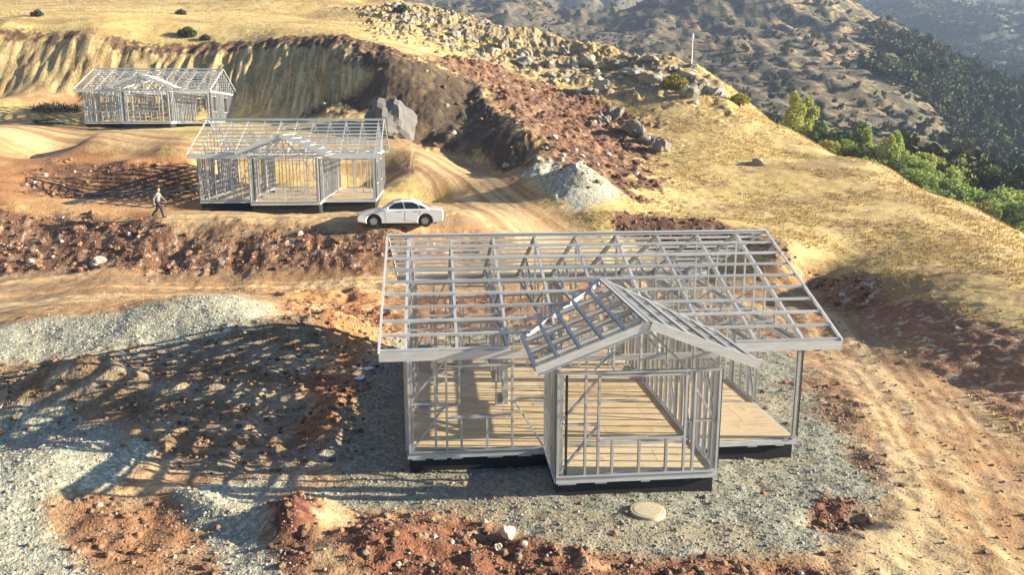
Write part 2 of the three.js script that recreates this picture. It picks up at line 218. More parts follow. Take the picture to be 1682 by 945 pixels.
// colour of the ground (linear, what the matter is; the dig also carries painted shade)
const RGB = [0, 0, 0];
function lay(t, r, g, b) { RGB[0] += (r - RGB[0]) * t; RGB[1] += (g - RGB[1]) * t; RGB[2] += (b - RGB[2]) * t; }
function soilAt(t, n, f, dark, mid, light) {
  if (t < .004) return;
  const k = clamp(n * 1.5 - .25), q = clamp(f * 1.6 - .3);
  const c = [0, 1, 2].map((i) => mixv(mixv(dark[i], mid[i], q), light[i], smooth(.45, 1, k)));
  lay(t, ...c);
}
function groundColour(x, z) {
  weigh(x, z);
  const n1 = fbm(x * .35, z * .35, 101, 4), n2 = fbm(x * 1.4, z * 1.4, 111, 4), n3 = fbm(x * 5.5, z * 5.5, 121, 3), n4 = noise(x * 17, z * 17, 131), n5 = noise(x * 34, z * 34, 141);
  const speck = n4 * .6 + n5 * .4;
  // dry grass is what lies everywhere else
  const g = clamp(n1 * 1.6 - .3), tuft = smooth(.52, .75, n3 * .6 + n2 * .4);
  RGB[0] = mixv(.5, .66, g); RGB[1] = mixv(.36, .51, g); RGB[2] = mixv(.125, .22, g);
  lay(.45 * smooth(.5, .68, n2), .42, .26, .11);
  lay(.4 * tuft, .27, .19, .075); lay(.5 * smooth(.62, .8, n3), .62, .48, .25);
  lay(.5 * smooth(.58, .66, fbm(x * .16 + 40, z * .5, 151, 3)), .3, .17, .08);
  soilAt(w_('basesoil'), n2, n1, [.26, .14, .07], [.4, .24, .125], [.52, .36, .2]);
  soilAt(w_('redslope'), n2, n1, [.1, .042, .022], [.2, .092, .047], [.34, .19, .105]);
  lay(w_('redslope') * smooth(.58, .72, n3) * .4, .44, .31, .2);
  soilAt(w_('rock') * smooth(.36, .5, n1), n3, n2, [.2, .15, .09], [.36, .28, .17], [.5, .43, .33]);
  lay(w_('rock') * .8 * smooth(.6, .7, n3), .1, .085, .06);
  lay(w_('rock') * .6 * smooth(.5, .6, n2), .45, .31, .13);
  soilAt(w_('cut'), noise(x * 2.4, z * .5, 161), n3, [.3, .19, .08], [.5, .36, .155], [.64, .5, .25]);
  lay(w_('cut') * .5 * smooth(.5, .7, noise(x * .8, z * .3, 162)), .34, .25, .1);
  soilAt(w_('cut') * .6, noise(x * 5.5, z * .7, 163), n4, [.22, .13, .055], [.46, .33, .14], [.66, .52, .27]);
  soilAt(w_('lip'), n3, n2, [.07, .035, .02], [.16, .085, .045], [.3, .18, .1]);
  soilAt(w_('dig'), n2, n3, [.06, .038, .022], [.115, .075, .042], [.18, .12, .068]);  // dug soil, its colour darkened to stand in for shade on the face
  soilAt(w_('orange'), n1, n2, [.3, .13, .045], [.46, .23, .09], [.6, .37, .17]);
  soilAt(w_('pit'), n2, n3, [.08, .035, .02], [.22, .1, .045], [.42, .22, .1]);
  const road = Math.max(w_('ledge'), w_('upper'), w_('terrace'), w_('ramp'), w_('road'));
  soilAt(road, n2, n1, [.42, .235, .1], [.5, .315, .145], [.6, .42, .215]);
  lay(road * .4 * smooth(.55, .7, fbm(x * .5, z * .5, 171, 3)), .34, .17, .075);
  lay(w_('road') * .3 * smooth(.52, .64, n1), .4, .35, .26);
  if (road > .1) { wheelways(x, z); const q = ruts(); if (rutO < 8) { lay(road * .75 * smooth(.52, .66, q), .62, .46, .25); lay(road * .75 * smooth(.48, .36, q), .33, .18, .085); lay(road * .5 * smooth(.34, .26, q), .3, .25, .18); } }
  const bank = Math.max(w_('bank'), w_('ridgebank'));
  soilAt(bank, n2, n3, [.13, .06, .033], [.27, .135, .075], [.44, .27, .15]); soilAt(w_('ridgebank') * .75, n3, n1, [.26, .125, .06], [.42, .23, .115], [.54, .37, .22]);
  lay(bank * .7 * smooth(.66, .72, n3), .6, .5, .38);
  soilAt(w_('backsoil'), n2, n3, [.16, .07, .035], [.32, .16, .075], [.5, .32, .17]);
  soilAt(w_('brown'), n2, n3, [.17, .11, .06], [.3, .2, .115], [.44, .33, .21]);
  lay(w_('brown') * .35 * smooth(.5, .62, fbm(x * .5, z * 1.3, 181, 3)), .42, .4, .31);
  soilAt(w_('bump'), n2, n1, [.3, .11, .045], [.5, .25, .1], [.66, .42, .22]);
  soilAt(w_('ridge2'), n2, n3, [.2, .08, .035], [.42, .21, .09], [.58, .38, .2]);
  const gr = w_('yard');
  if (gr > .004) {
    soilAt(gr, speck, n2, [.2, .2, .155], [.29, .285, .22], [.43, .42, .325]);
    lay(gr * .6 * smooth(.56, .7, fbm(x * .6 + 7, z * .6, 191, 3)), .34, .27, .17);
    lay(gr * .5 * smooth(.62, .7, n5 * .5 + n4 * .5), .16, .165, .14);
  }
  soilAt(w_('rightsoil'), n2, n3, [.14, .06, .03], [.28, .14, .07], [.42, .27, .15]);
  const pale = Math.max(w_('pale1'), w_('pale2'), w_('pale3') * .9);
  if (pale > .004) {
    soilAt(pale, speck, n2, [.31, .31, .235], [.42, .42, .325], [.54, .53, .42]);
    lay(pale * .5 * smooth(.55, .7, n2), .36, .3, .2);
  }
  soilAt(w_('tanleft'), n2, n1, [.26, .12, .055], [.4, .22, .11], [.5, .33, .19]);
  soilAt(w_('track'), n2, n1, [.42, .27, .13], [.56, .39, .21], [.66, .5, .3]);
  soilAt(w_('redhole'), n3, n2, [.06, .02, .014], [.16, .045, .028], [.3, .12, .07]);
  soilAt(Math.max(w_('redlow'), w_('rightsoil2')), n2, n3, [.15, .055, .03], [.3, .12, .06], [.44, .25, .14]);
  soilAt(w_('greyheap'), speck, n2, [.3, .29, .22], [.44, .43, .34], [.56, .55, .45]);
  soilAt(w_('darkspot'), n2, n3, [.07, .03, .02], [.16, .07, .045], [.24, .12, .08]);
  const k = mixv(.52 + .96 * speck, .74 + .52 * speck, road);
  RGB[0] *= k; RGB[1] *= k; RGB[2] *= k;
  return RGB;
}
const COVER = [['dirt_road', ['road', 'ramp', 'upper', 'terrace', 'ledge', 'track']], ['gravel_yard', ['yard', 'pale1', 'pale2', 'pale3', 'greyheap']],
  ['bare_soil', ['basesoil', 'backsoil', 'brown', 'ridge2', 'bump', 'redlow', 'redhole', 'tanleft', 'rightsoil', 'rightsoil2', 'orange', 'pit', 'darkspot']],
  ['earth_bank', ['bank', 'ridgebank', 'redslope', 'dig']], ['clay_cut', ['cut', 'lip']], ['rocky_crest', ['rock']]];
function coverAt(x, z) {
  weigh(x, z);
  for (let k = NZ - 1; k >= 0; k--) if (W[k] > .5) { const c = COVER.findIndex((q) => q[1].includes(ZONES[k][0])); if (c >= 0) return c; }
  return COVER.length;                                        // grass_hillside
}
// grid lines, close together round the near house, wider further out
function lines(lo, hi, a, b, s0, g) {
  const r = []; for (let v = a; v <= b; v += s0) r.push(v);
  for (let v = a, s = s0; v > lo;) { s = s0 + g * (a - v); v -= s; r.unshift(v); }
  for (let v = r[r.length - 1], e = v; v < hi;) { v += s0 + g * (v - e); r.push(v); }
  return r;
}
const GX = lines(-78, 72, -12, 13, .1, .0075), GZ = lines(-140, 40, -9, 5, .1, .0065);
const NX = GX.length, NG = GZ.length;
const TEX = 1600;
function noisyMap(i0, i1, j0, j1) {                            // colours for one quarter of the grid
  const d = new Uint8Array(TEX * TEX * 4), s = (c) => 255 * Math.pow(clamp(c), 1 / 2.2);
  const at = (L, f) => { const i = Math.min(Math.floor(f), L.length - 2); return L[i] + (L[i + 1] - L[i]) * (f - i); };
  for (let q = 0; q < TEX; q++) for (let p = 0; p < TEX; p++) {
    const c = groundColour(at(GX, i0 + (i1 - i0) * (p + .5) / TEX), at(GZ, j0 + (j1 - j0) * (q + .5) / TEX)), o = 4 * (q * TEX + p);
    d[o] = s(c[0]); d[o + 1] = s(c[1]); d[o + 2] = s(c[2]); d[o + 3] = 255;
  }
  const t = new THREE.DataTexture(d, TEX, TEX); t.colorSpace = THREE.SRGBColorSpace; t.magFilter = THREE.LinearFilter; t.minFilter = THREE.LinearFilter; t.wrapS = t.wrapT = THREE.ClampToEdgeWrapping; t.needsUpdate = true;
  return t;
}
const HGT = new Float32Array(NX * NG);
for (let j = 0; j < NG; j++) for (let i = 0; i < NX; i++) HGT[j * NX + i] = groundY(GX[i], GZ[j]);
const find = (L, v) => { let a = 0, b = L.length - 2; while (a < b) { const m = (a + b + 1) >> 1; if (L[m] <= v) a = m; else b = m - 1; } return a; };
function onGround(x, z) { const i = find(GX, x), j = find(GZ, z), u = clamp((x - GX[i]) / (GX[i + 1] - GX[i])), v = clamp((z - GZ[j]) / (GZ[j + 1] - GZ[j])), o = j * NX + i; return mixv(mixv(HGT[o], HGT[o + 1], u), mixv(HGT[o + NX], HGT[o + NX + 1], u), v); }
{
  const normals = new Float32Array(NX * NG * 3), v = new THREE.Vector3();
  for (let j = 0; j < NG; j++) for (let i = 0; i < NX; i++) {
    const a = Math.max(i - 1, 0), b = Math.min(i + 1, NX - 1), c = Math.max(j - 1, 0), d = Math.min(j + 1, NG - 1);
    v.set(-(HGT[j * NX + b] - HGT[j * NX + a]) / (GX[b] - GX[a]), 1, -(HGT[d * NX + i] - HGT[c * NX + i]) / (GZ[d] - GZ[c])).normalize();
    normals.set([v.x, v.y, v.z], 3 * (j * NX + i));
  }
  const grit = (() => { const n = 512, d = new Uint8Array(n * n * 4), P = (u, v, f, s) => { const q = (x, y) => hash(((x % f) + f) % f, ((y % f) + f) % f, s), X = u * f, Y = v * f, i = Math.floor(X), j = Math.floor(Y), a = X - i, b = Y - j, k = a * a * (3 - 2 * a), l = b * b * (3 - 2 * b); return mixv(mixv(q(i, j), q(i + 1, j), k), mixv(q(i, j + 1), q(i + 1, j + 1), k), l); };
    for (let j = 0; j < n; j++) for (let i = 0; i < n; i++) { const u = i / n, v = j / n, t = .35 * P(u, v, 17, 1) + .3 * P(u, v, 41, 2) + .22 * P(u, v, 83, 3) + .13 * P(u, v, 160, 4), o = 4 * (j * n + i); d[o] = d[o + 1] = d[o + 2] = 255 * t; d[o + 3] = 255; }
    const t = new THREE.DataTexture(d, n, n); t.wrapS = t.wrapT = THREE.RepeatWrapping; t.magFilter = t.minFilter = THREE.LinearFilter; t.channel = 1; t.needsUpdate = true; return t; })();
  const half = [[0, NX >> 1, NX - 1], [0, NG >> 1, NG - 1]];
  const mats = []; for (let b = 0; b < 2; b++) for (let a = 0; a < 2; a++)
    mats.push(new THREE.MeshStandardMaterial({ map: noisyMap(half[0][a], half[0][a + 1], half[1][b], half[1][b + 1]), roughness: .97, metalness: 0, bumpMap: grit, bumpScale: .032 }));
  const flatter = (k) => mats.map((m) => { const c = m.clone(); c.bumpScale = k; return c; }), roadMats = flatter(.02), grassMats = flatter(.02);
  const names = [...COVER.map((c) => c[0]), 'grass_hillside'];
  const bins = names.map(() => [[], [], [], []]);
  for (let j = 0; j < NG - 1; j++) for (let i = 0; i < NX - 1; i++) {
    const c = coverAt((GX[i] + GX[i + 1]) / 2, (GZ[j] + GZ[j + 1]) / 2);
    bins[c][(j >= half[1][1] ? 2 : 0) + (i >= half[0][1] ? 1 : 0)].push(j * NX + i);
  }
  bins.forEach((quarters, c) => {
    const pos = [], nor = [], uv = [], uv1 = [], idx = [], g = new THREE.BufferGeometry(); let n = 0;
    quarters.forEach((cells, q) => {
      const a = q & 1, b = q >> 1, i0 = half[0][a], i1 = half[0][a + 1], j0 = half[1][b], j1 = half[1][b + 1], own = new Map(), start = idx.length;
      const vert = (o) => { if (own.has(o)) return own.get(o); const i = o % NX, j = Math.floor(o / NX); pos.push(GX[i], HGT[o], GZ[j]); nor.push(normals[3 * o], normals[3 * o + 1], normals[3 * o + 2]); uv.push((i - i0) / (i1 - i0), (j - j0) / (j1 - j0)); uv1.push((GX[i] + .13 * GZ[j]) / 1.9, (GZ[j] - .13 * GX[i]) / 1.9); own.set(o, n); return n++; };
      for (const o of cells) { const A = vert(o), B = vert(o + 1), C = vert(o + NX), D = vert(o + NX + 1); idx.push(A, C, B, B, C, D); }
      if (idx.length > start) g.addGroup(start, idx.length - start, q);
    });
    if (!idx.length) return;
    g.setAttribute('position', new THREE.Float32BufferAttribute(pos, 3)); g.setAttribute('normal', new THREE.Float32BufferAttribute(nor, 3)); g.setAttribute('uv', new THREE.Float32BufferAttribute(uv, 2)); g.setAttribute('uv1', new THREE.Float32BufferAttribute(uv1, 2)); g.setIndex(idx);
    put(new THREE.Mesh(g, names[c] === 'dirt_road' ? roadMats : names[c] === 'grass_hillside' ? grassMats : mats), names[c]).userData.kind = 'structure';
  });
}
// ---------------------------------------------------------------- mountains across the valley
const FARPTS = [84.4,10.5,-165.1, 133,11,-200.6, 163,18.6,-227.7, 176,29.3,-266.7, 183.2,47.7,-316.2, 187.7,67.3,-366, 189.6,85.4,-406, 135.9,44.2,-310.8, 104.2,46.3,-334, 84.2,55,-366.1, 61.3,65.8,-408.6, 33.4,79.2,-461.6, 98.8,25.2,-244.1, 111.5,42.1,-293.1, 117.5,68.8,-403, 123.8,18.1,-211.5, 133.3,27.9,-250.8, 145.6,25.1,-237.5, 60,60,-500, 140,20,-520, 200,30,-480, 519.5,141.4,-835.8, 638.4,141.4,-824.1, 445.6,56.3,-561.7, 331.4,29,-452.4, 291.5,10.2,-355.8, 177,-4.9,-206.3, 136.4,3.7,-185.2, 119.9,7.3,-186.8, 99.1,4.6,-163.7, 115.1,-6.7,-132, 426.8,67.9,-593.7, 715.5,141.4,-816.5, 616.1,54.8,-524.8, 253.6,-8.6,-198.7, 692.9,307,-1220.7, 1017.7,307,-1188.7, 76.3,283.1,-1080.3, -195.3,203,-906.1, 311.7,261,-1057.2, 49.8,5,-86.1, 53.7,3.9,-79.7, 58.2,1.4,-73.3, 61.8,-1.3,-66.9, 63.4,-3.9,-60.7, 68,-5.5,-56.2, 0,-25,-60, -100,-25,-100, -300,0,-200, 30,-25,-40, 80,-30,0, 150,-30,-40, 400,-20,-60, 250,-15,-120, 700,-20,-100, 1100,-20,-100, 500,0,-200, 1000,0,-250, 450,25,-330, 700,-20,0, 20,-22,-110, -20,-20,-160, 60,-20,-130];
const landFar = surface(FARPTS, 40);
function farY(x, z) {
  const d = Math.hypot(x, z - 17), k = smooth(90, 260, d);
  let y = landFar(x, z) + k * ((ridged(x * .012, z * .012, 201, 4) - .55) * 34 * smooth(150, 700, d) + (fbm(x * .05, z * .05, 211, 4) - .5) * 6) + (fbm(x * .2, z * .2, 221, 3) - .5) * 3.2 + (noise(x * .6, z * .6, 222) - .5) * .9;
  return y < 140 ? y : 140 + 40 * (1 - Math.exp(-(y - 140) / 40));
}
const woods = (x, z, y) => clamp(smooth(.42, .6, fbm(x * .012 + 3, z * .012, 231, 4) + .22 * smooth(40, -15, y) - .12 + .34 * smooth(90, 190, x + z * .1) - .25 * smooth(20, 60, y) * smooth(-600, -300, z)));
const SPUR = [[189, -376], [188, -366], [183, -316], [175, -269], [158, -226]];
function farColour(x, z, y) {
  const n = fbm(x * .06, z * .06, 241, 4), m = fbm(x * .3, z * .3, 251, 3), b = fbm(x * .9, z * .9, 261, 2), wd = woods(x, z, y);
  RGB[0] = mixv(.24, .36, n); RGB[1] = mixv(.16, .24, n); RGB[2] = mixv(.08, .125, n);
  let near = 1e9; for (let k = 0; k < SPUR.length - 1; k++) { const [ax, az] = SPUR[k], ex = SPUR[k + 1][0] - ax, ez = SPUR[k + 1][1] - az, t = clamp(((x - ax) * ex + (z - az) * ez) / (ex * ex + ez * ez)); near = Math.min(near, Math.hypot(x - ax - ex * t, z - az - ez * t)); }
  const dry = smooth(48, 12, near + 40 * (fbm(x * .03, z * .03, 271, 3) - .5)); lay(.8 * dry, .5, .35, .16); lay(.65 * (1 - dry) * smooth(.3, .6, n), .14, .115, .07);
  lay(.85 * smooth(.4, .56, m), .1, .078, .045); lay(.8 * smooth(.48, .62, b), .05, .055, .03);
  lay(.85 * wd * smooth(.3, .5, m * .5 + b * .5), .045, .07, .03);
  return RGB;
}
{
  const cx = 60, X = [], Z = []; for (let z = -58; z > -1000;) { Z.unshift(z); z -= 1.2 + .011 * (-58 - z); }
  for (let x = -60; x < 170; x += 1.3) X.push(x);
  for (let x = 170; x < 820;) { x += 1.3 + .014 * (x - 170); X.push(x); } for (let x = -60; x > -160;) { x -= 1.3 + .02 * (-60 - x); X.unshift(x); }
  const nx = X.length, nz = Z.length, g = new THREE.BufferGeometry(), pos = [], uv = [], idx = [];
  for (let j = 0; j < nz; j++) for (let i = 0; i < nx; i++) { pos.push(X[i], farY(X[i], Z[j]), Z[j]); uv.push(i / (nx - 1), j / (nz - 1)); }
  for (let j = 0; j < nz - 1; j++) for (let i = 0; i < nx - 1; i++) { const o = j * nx + i; idx.push(o, o + nx, o + 1, o + 1, o + nx, o + nx + 1); }
  g.setAttribute('position', new THREE.Float32BufferAttribute(pos, 3)); g.setAttribute('uv', new THREE.Float32BufferAttribute(uv, 2)); g.setIndex(idx); g.computeVertexNormals();
  const d = new Uint8Array(TEX * TEX * 4), s = (c) => 255 * Math.pow(clamp(c), 1 / 2.2);
  for (let q = 0; q < TEX; q++) for (let p = 0; p < TEX; p++) {
    const fi = (p + .5) / TEX * (nx - 1), fj = (q + .5) / TEX * (nz - 1), i = Math.min(Math.floor(fi), nx - 2), j = Math.min(Math.floor(fj), nz - 2);
    const c = farColour(mixv(X[i], X[i + 1], fi - i), mixv(Z[j], Z[j + 1], fj - j), pos[3 * (j * nx + i) + 1]), o = 4 * (q * TEX + p);
    d[o] = s(c[0]); d[o + 1] = s(c[1]); d[o + 2] = s(c[2]); d[o + 3] = 255;
  }
  const t = new THREE.DataTexture(d, TEX, TEX); t.colorSpace = THREE.SRGBColorSpace; t.magFilter = t.minFilter = THREE.LinearFilter; t.wrapS = t.wrapT = THREE.ClampToEdgeWrapping; t.needsUpdate = true;
  put(new THREE.Mesh(g, new THREE.MeshStandardMaterial({ map: t, roughness: 1 })), 'mountains').userData.kind = 'structure';
}
// ---------------------------------------------------------------- materials of the things
function grain(n, f) {                                         // a small neutral texture: f(u, v) -> value
  const d = new Uint8Array(n * n * 4);
  for (let j = 0; j < n; j++) for (let i = 0; i < n; i++) { const v = 255 * clamp(f(i / n, j / n)), o = 4 * (j * n + i); d[o] = d[o + 1] = d[o + 2] = v; d[o + 3] = 255; }
  const t = new THREE.DataTexture(d, n, n); t.wrapS = t.wrapT = THREE.RepeatWrapping; t.magFilter = t.minFilter = THREE.LinearFilter; t.colorSpace = THREE.SRGBColorSpace; t.needsUpdate = true; return t;
}
const plyGrain = grain(256, (u, v) => .78 + .2 * fbm(u * 5, v * 60, 301, 3) - .14 * smooth(.62, .8, fbm(u * 4, v * 18, 311, 3)));
const zinc = grain(128, (u, v) => .86 + .14 * fbm(u * 12, v * 12, 321, 3));
const steels = [.66, .58, .72].map((v, i) => new THREE.MeshStandardMaterial({ color: lin(v, v * 1.01, v * 1.02), map: zinc, metalness: .35, roughness: .36 + .06 * i }));
const paleSteel = new THREE.MeshStandardMaterial({ color: lin(.76, .77, .78), map: zinc, metalness: .25, roughness: .4 });
const plys = [[.74, .57, .36], [.78, .62, .41], [.7, .53, .32], [.8, .65, .45]].map((c) => new THREE.MeshStandardMaterial({ color: lin(...c), map: plyGrain, roughness: .85 }));
const shadedSideM = new THREE.MeshStandardMaterial({ color: lin(.05, .042, .038), roughness: .6, metalness: .2 });  // near-black tone painted for post faces that lie in shade
const concrete = new THREE.MeshStandardMaterial({ color: lin(.5, .48, .42), map: zinc, roughness: .95 });
const underfloorShade = new THREE.MeshStandardMaterial({ color: lin(.018, .018, .02), roughness: .9 });  // black that stands for the dark gap below the floor
const white = new THREE.MeshStandardMaterial({ color: lin(.78, .78, .76), roughness: .7 });
const m4 = new THREE.Matrix4();

// ---------------------------------------------------------------- steel frame houses
function channel(w, h, t) {                                    // an open C section one metre long, web at -x
  const s = new THREE.Shape([[-w / 2, -h / 2], [w / 2, -h / 2], [w / 2, -h / 2 + t], [-w / 2 + t, -h / 2 + t], [-w / 2 + t, h / 2 - t], [w / 2, h / 2 - t], [w / 2, h / 2], [-w / 2, h / 2]].map((p) => new THREE.Vector2(...p)));
  const g = new THREE.ExtrudeGeometry(s, { depth: 1, bevelEnabled: false }); g.translate(0, 0, -.5); return g;
}
const SEC = { stud: channel(.05, .095, .009), track: channel(.05, .106, .008), chord: channel(.065, .13, .009), web: channel(.045, .06, .007), purlin: channel(.075, .06, .008), batten: channel(.1, .07, .01), slim: channel(.04, .11, .008), beam: channel(.06, .2, .012), rim: channel(.05, .12, .01), fascia: channel(.04, .2, .012), strap: channel(.012, .05, .005), verge: channel(.05, .07, .008) };
let pick = rng(77);
const vx = new THREE.Vector3(), vy = new THREE.Vector3(), vz = new THREE.Vector3();
// one member from a to b; 'depth' is the way its deep side points
function member(parent, name, sec, a, b, depth, mat) {
  const m = new THREE.Mesh(SEC[sec], mat || steels[Math.floor(pick() * 3)]);
  vz.set(b[0] - a[0], b[1] - a[1], b[2] - a[2]); const L = vz.length(); vz.divideScalar(L);
  vy.set(...depth); vy.addScaledVector(vz, -vy.dot(vz)).normalize(); vx.crossVectors(vy, vz);
  m4.makeBasis(vx, vy, vz); m.quaternion.setFromRotationMatrix(m4);
  m.position.set((a[0] + b[0]) / 2, (a[1] + b[1]) / 2, (a[2] + b[2]) / 2); m.scale.z = L;
  return put(m, name, parent);
}
function part(parent, name) { const g = new THREE.Group(); g.name = name; parent.add(g); return g; }
let stepNow = .6;
// a stud wall from (x0,z0) to (x1,z1); openings are [from, to, sill, head] along it, braces [a, ya, b, yb]
function studWall(house, name, x0, z0, x1, z1, y0, y1, { openings = [], braces = [], rails = [], step = stepNow, ends = [1, 1] } = {}) {
  const g = part(house, name), L = Math.hypot(x1 - x0, z1 - z0), ux = (x1 - x0) / L, uz = (z1 - z0) / L, P = (s, y) => [x0 + ux * s, y, z0 + uz * s], thick = [-uz, 0, ux], a = .03;
  const gaps = openings.filter((o) => o[2] < .01).sort((p, q) => p[0] - q[0]);
  let s = 0; for (const o of gaps) { if (o[0] - s > .1) member(g, 'bottom_track', 'track', P(s, y0 + .025), P(o[0], y0 + .025), thick); s = o[1]; }
  if (L - s > .1) member(g, 'bottom_track', 'track', P(s, y0 + .025), P(L, y0 + .025), thick);
  member(g, 'top_track', 'track', P(0, y1 - .025), P(L, y1 - .025), thick);
  const at = []; for (let q = a; q < L - .2; q += step) at.push(q); at.push(L - a);
  for (const o of openings) { at.push(o[0] - .03, o[1] + .03); }
  at.sort((p, q) => p - q);
  let last = -9;
  at.forEach((q, i) => {
    if (q - last < .07 || q < 0 || q > L) return; last = q;
    if ((q < .1 && !ends[0]) || (q > L - .1 && !ends[1])) return;
    const o = openings.find((w) => q > w[0] && q < w[1]);
    const lo = y0 + .05, hi = y1 - .05;
    if (!o) member(g, 'stud', 'stud', P(q, lo), P(q, hi), thick);
    else { if (o[2] > .2) member(g, 'stud', 'stud', P(q, lo), P(q, y0 + o[2] - .025), thick); if (hi - y0 - o[3] > .12) member(g, 'stud', 'stud', P(q, y0 + o[3] + .03), P(q, hi), thick); }
  });
  for (const o of openings) { if (o[2] > .2) member(g, 'sill', 'track', P(o[0], y0 + o[2]), P(o[1], y0 + o[2]), thick); if (y1 - y0 - o[3] > .07) member(g, 'header', 'track', P(o[0], y0 + o[3]), P(o[1], y0 + o[3]), thick); }
  for (const r of rails) member(g, 'noggin', 'web', P(r[0] + .03, y0 + r[2]), P(r[1] - .03, y0 + r[2]), thick);
  for (const b of braces) member(g, 'brace', 'web', P(b[0], y0 + b[1]), P(b[2], y0 + b[3]), thick);
  return g;
}
function steelHouse(label, pos, o) {
  const st = o.near ? .6 : .45;
  const T = thing('steel_frame_house', label, 'house frame', pos, 0, undefined);
  stepNow = st;
  const { W1, W2, W3, pd, D } = o, Wd = W1 + W2 + W3, XA = W1, XB = W1 + W2, FL = .17, WT = o.wallTop || 2.55, RUN = D / 2, SL = .4217, RY = WT + .15 + SL * RUN, ovL = o.ovL, ovR = o.ovR, ovF = .14;
  const roofY = (z) => RY - SL * Math.abs(z + RUN);
  // floor: rim beams, joists, boards, black shade strips and shims under them
  const rim = [[[0, 0], [XA, 0]], [[XA, 0], [XA, pd]], [[XA, pd], [XB, pd]], [[XB, pd], [XB, 0]], [[XB, 0], [Wd, 0]], [[Wd, 0], [Wd, -D]], [[Wd, -D], [0, -D]], [[0, -D], [0, 0]]];
  for (const [a, b] of rim) member(T, 'floor_beam', 'rim', [a[0], .085, a[1]], [b[0], .085, b[1]], [0, 1, 0], paleSteel);
  for (let z = -.9; z > -D + .3; z -= .9) member(T, 'floor_joist', 'rim', [.04, .085, z], [Wd - .04, .085, z], [0, 1, 0]);
  const boards = (x0, x1, z0, z1) => {
    let k = 0;
    for (let z = z1; z > z0 + .01; z -= 1.22, k++) for (let x = x0 - (k % 2) * 1.22; x < x1 - .01; x += 2.44) {
      const a = Math.max(x, x0) + .004, b = Math.min(x + 2.44, x1) - .004, c = Math.max(z - 1.22, z0) + .004, d = z - .004; if (b - a < .05) continue;
      const m = new THREE.Mesh(boardGeo(b - a, d - c), plys[Math.floor(pick() * 4)]); m.position.set((a + b) / 2, .158 + pick() * .002, (c + d) / 2); put(m, 'floor_board', T);
    }
  };
  boards(.03, Wd - .03, -D + .03, -.03); boards(XA + .03, XB - .03, -.022, pd - .03);
  const shadeStrip = (x0, x1, z0, z1) => { const lo = Math.min(...[x0, x1].flatMap((x) => [z0, z1].map((z) => o.ground(pos[0] + x, pos[2] + z)))) - pos[1] - .15, m = new THREE.Mesh(new THREE.BoxGeometry(x1 - x0, .02 - lo, z1 - z0), underfloorShade); m.position.set((x0 + x1) / 2, (lo + .02) / 2, (z0 + z1) / 2); put(m, 'underfloor_shade_strip', T); };  // black strips put in for the darkness under the raised floor
  shadeStrip(.05, XA - .02, -.3, -.07); shadeStrip(XA + .05, XB - .05, pd - .3, pd - .07); shadeStrip(XB + .02, Wd - .05, -.3, -.07); shadeStrip(XA + .05, XA + .28, -.3, pd - .32); shadeStrip(XB - .28, XB - .05, -.3, pd - .32); shadeStrip(Wd - .28, Wd - .05, -D + .06, -.32); shadeStrip(.05, .28, -D + .06, -.32); shadeStrip(.3, Wd - .3, -D + .06, -D + .29);
  if (o.near) for (const [x, z] of [[.25, -.04], [.75, -.04], [1.15, -.04], [2.05, -.04], [2.75, -.04], [XA + .25, pd - .04], [XA + 1.0, pd - .04], [XA + 2.0, pd - .04], [XB + .45, -.04], [XB + 1.5, -.04], [XB + 2.2, -.04]]) { const m = new THREE.Mesh(new THREE.BoxGeometry(.2 + pick() * .2, .03, .1), white); m.position.set(x, .001, z); put(m, 'shim', T); }
  // outer walls
  const win = [.62 + .3, W1 - .85];
  studWall(T, 'front_wall', .03, 0, XA, 0, FL, WT, { openings: [[win[0], win[1], .85, 2.1]], braces: [[.08, .08, win[0] - .06, 1.15], [W1 - .1, .08, win[1] + .08, 1.2], [.08, 1.3, win[0] - .06, 2.2]], rails: [[.05, win[0], 1.2], [win[1], W1 - .05, 1.25]], ends: [1, 0] });
  studWall(T, 'front_bay_wall', XA, pd, XB, pd, FL, WT, { openings: [[.95, W2 - .8, .85, 2.28]], braces: [[.08, .1, .88, 1.12], [.08, 1.25, .88, 2.2], [W2 - .08, 1.15, W2 - .74, 2.25]], rails: [[.05, .95, 1.2], [W2 - .8, W2 - .05, 1.2]] });
  studWall(T, 'bay_side_wall', XA, pd - .06, XA, 0, FL, WT, { step: .4 });
  studWall(T, 'bay_side_wall', XB, pd - .06, XB, 0, FL, WT, { step: .4, braces: [[.1, 1.3, 1.2, 2.25]] });
  studWall(T, 'right_front_wall', XB, 0, Wd, 0, FL, WT, { openings: [[.12, W3 - .12, 0, 2.28]], ends: [0, 1] });
  const open = o.near ? [[.1, 2.5, 0, 2.28]] : [[.7, 1.9, .85, 2.1]];
  studWall(T, 'right_wall', Wd, -.06, Wd, -D, FL, WT, { openings: [...open, [4.4, 5.6, .85, 2.1]], braces: [[D - .1, .1, D - 1.1, 2.2], [2.62, .1, 3.6, 2.2]] });
  studWall(T, 'left_wall', 0, -.06, 0, -D, FL, WT, { openings: [[3.1, 4.2, .85, 2.1]], braces: [[.1, .1, 1.1, 2.2]] });
  studWall(T, 'back_wall', .03, -D, Wd - .03, -D, FL, WT, { openings: [[1.2, 2.4, .85, 2.1], [5.4, 7.2, 0, 2.2]], braces: [[.1, .1, 1, 2.2]] });
  // inner walls
  studWall(T, 'partition_wall', .08, -3.05, XA - .7, -3.05, FL, WT, { openings: [[1.3, 2.2, 0, 2.1]] });
  studWall(T, 'partition_wall', XB, -.1, XB, -D + .1, FL, WT, { openings: [[6.2, 7.1, 0, 2.1]], step: .45, braces: [[.2, .1, 1.2, 2.2], [1.4, .1, 2.5, 2.2]] });
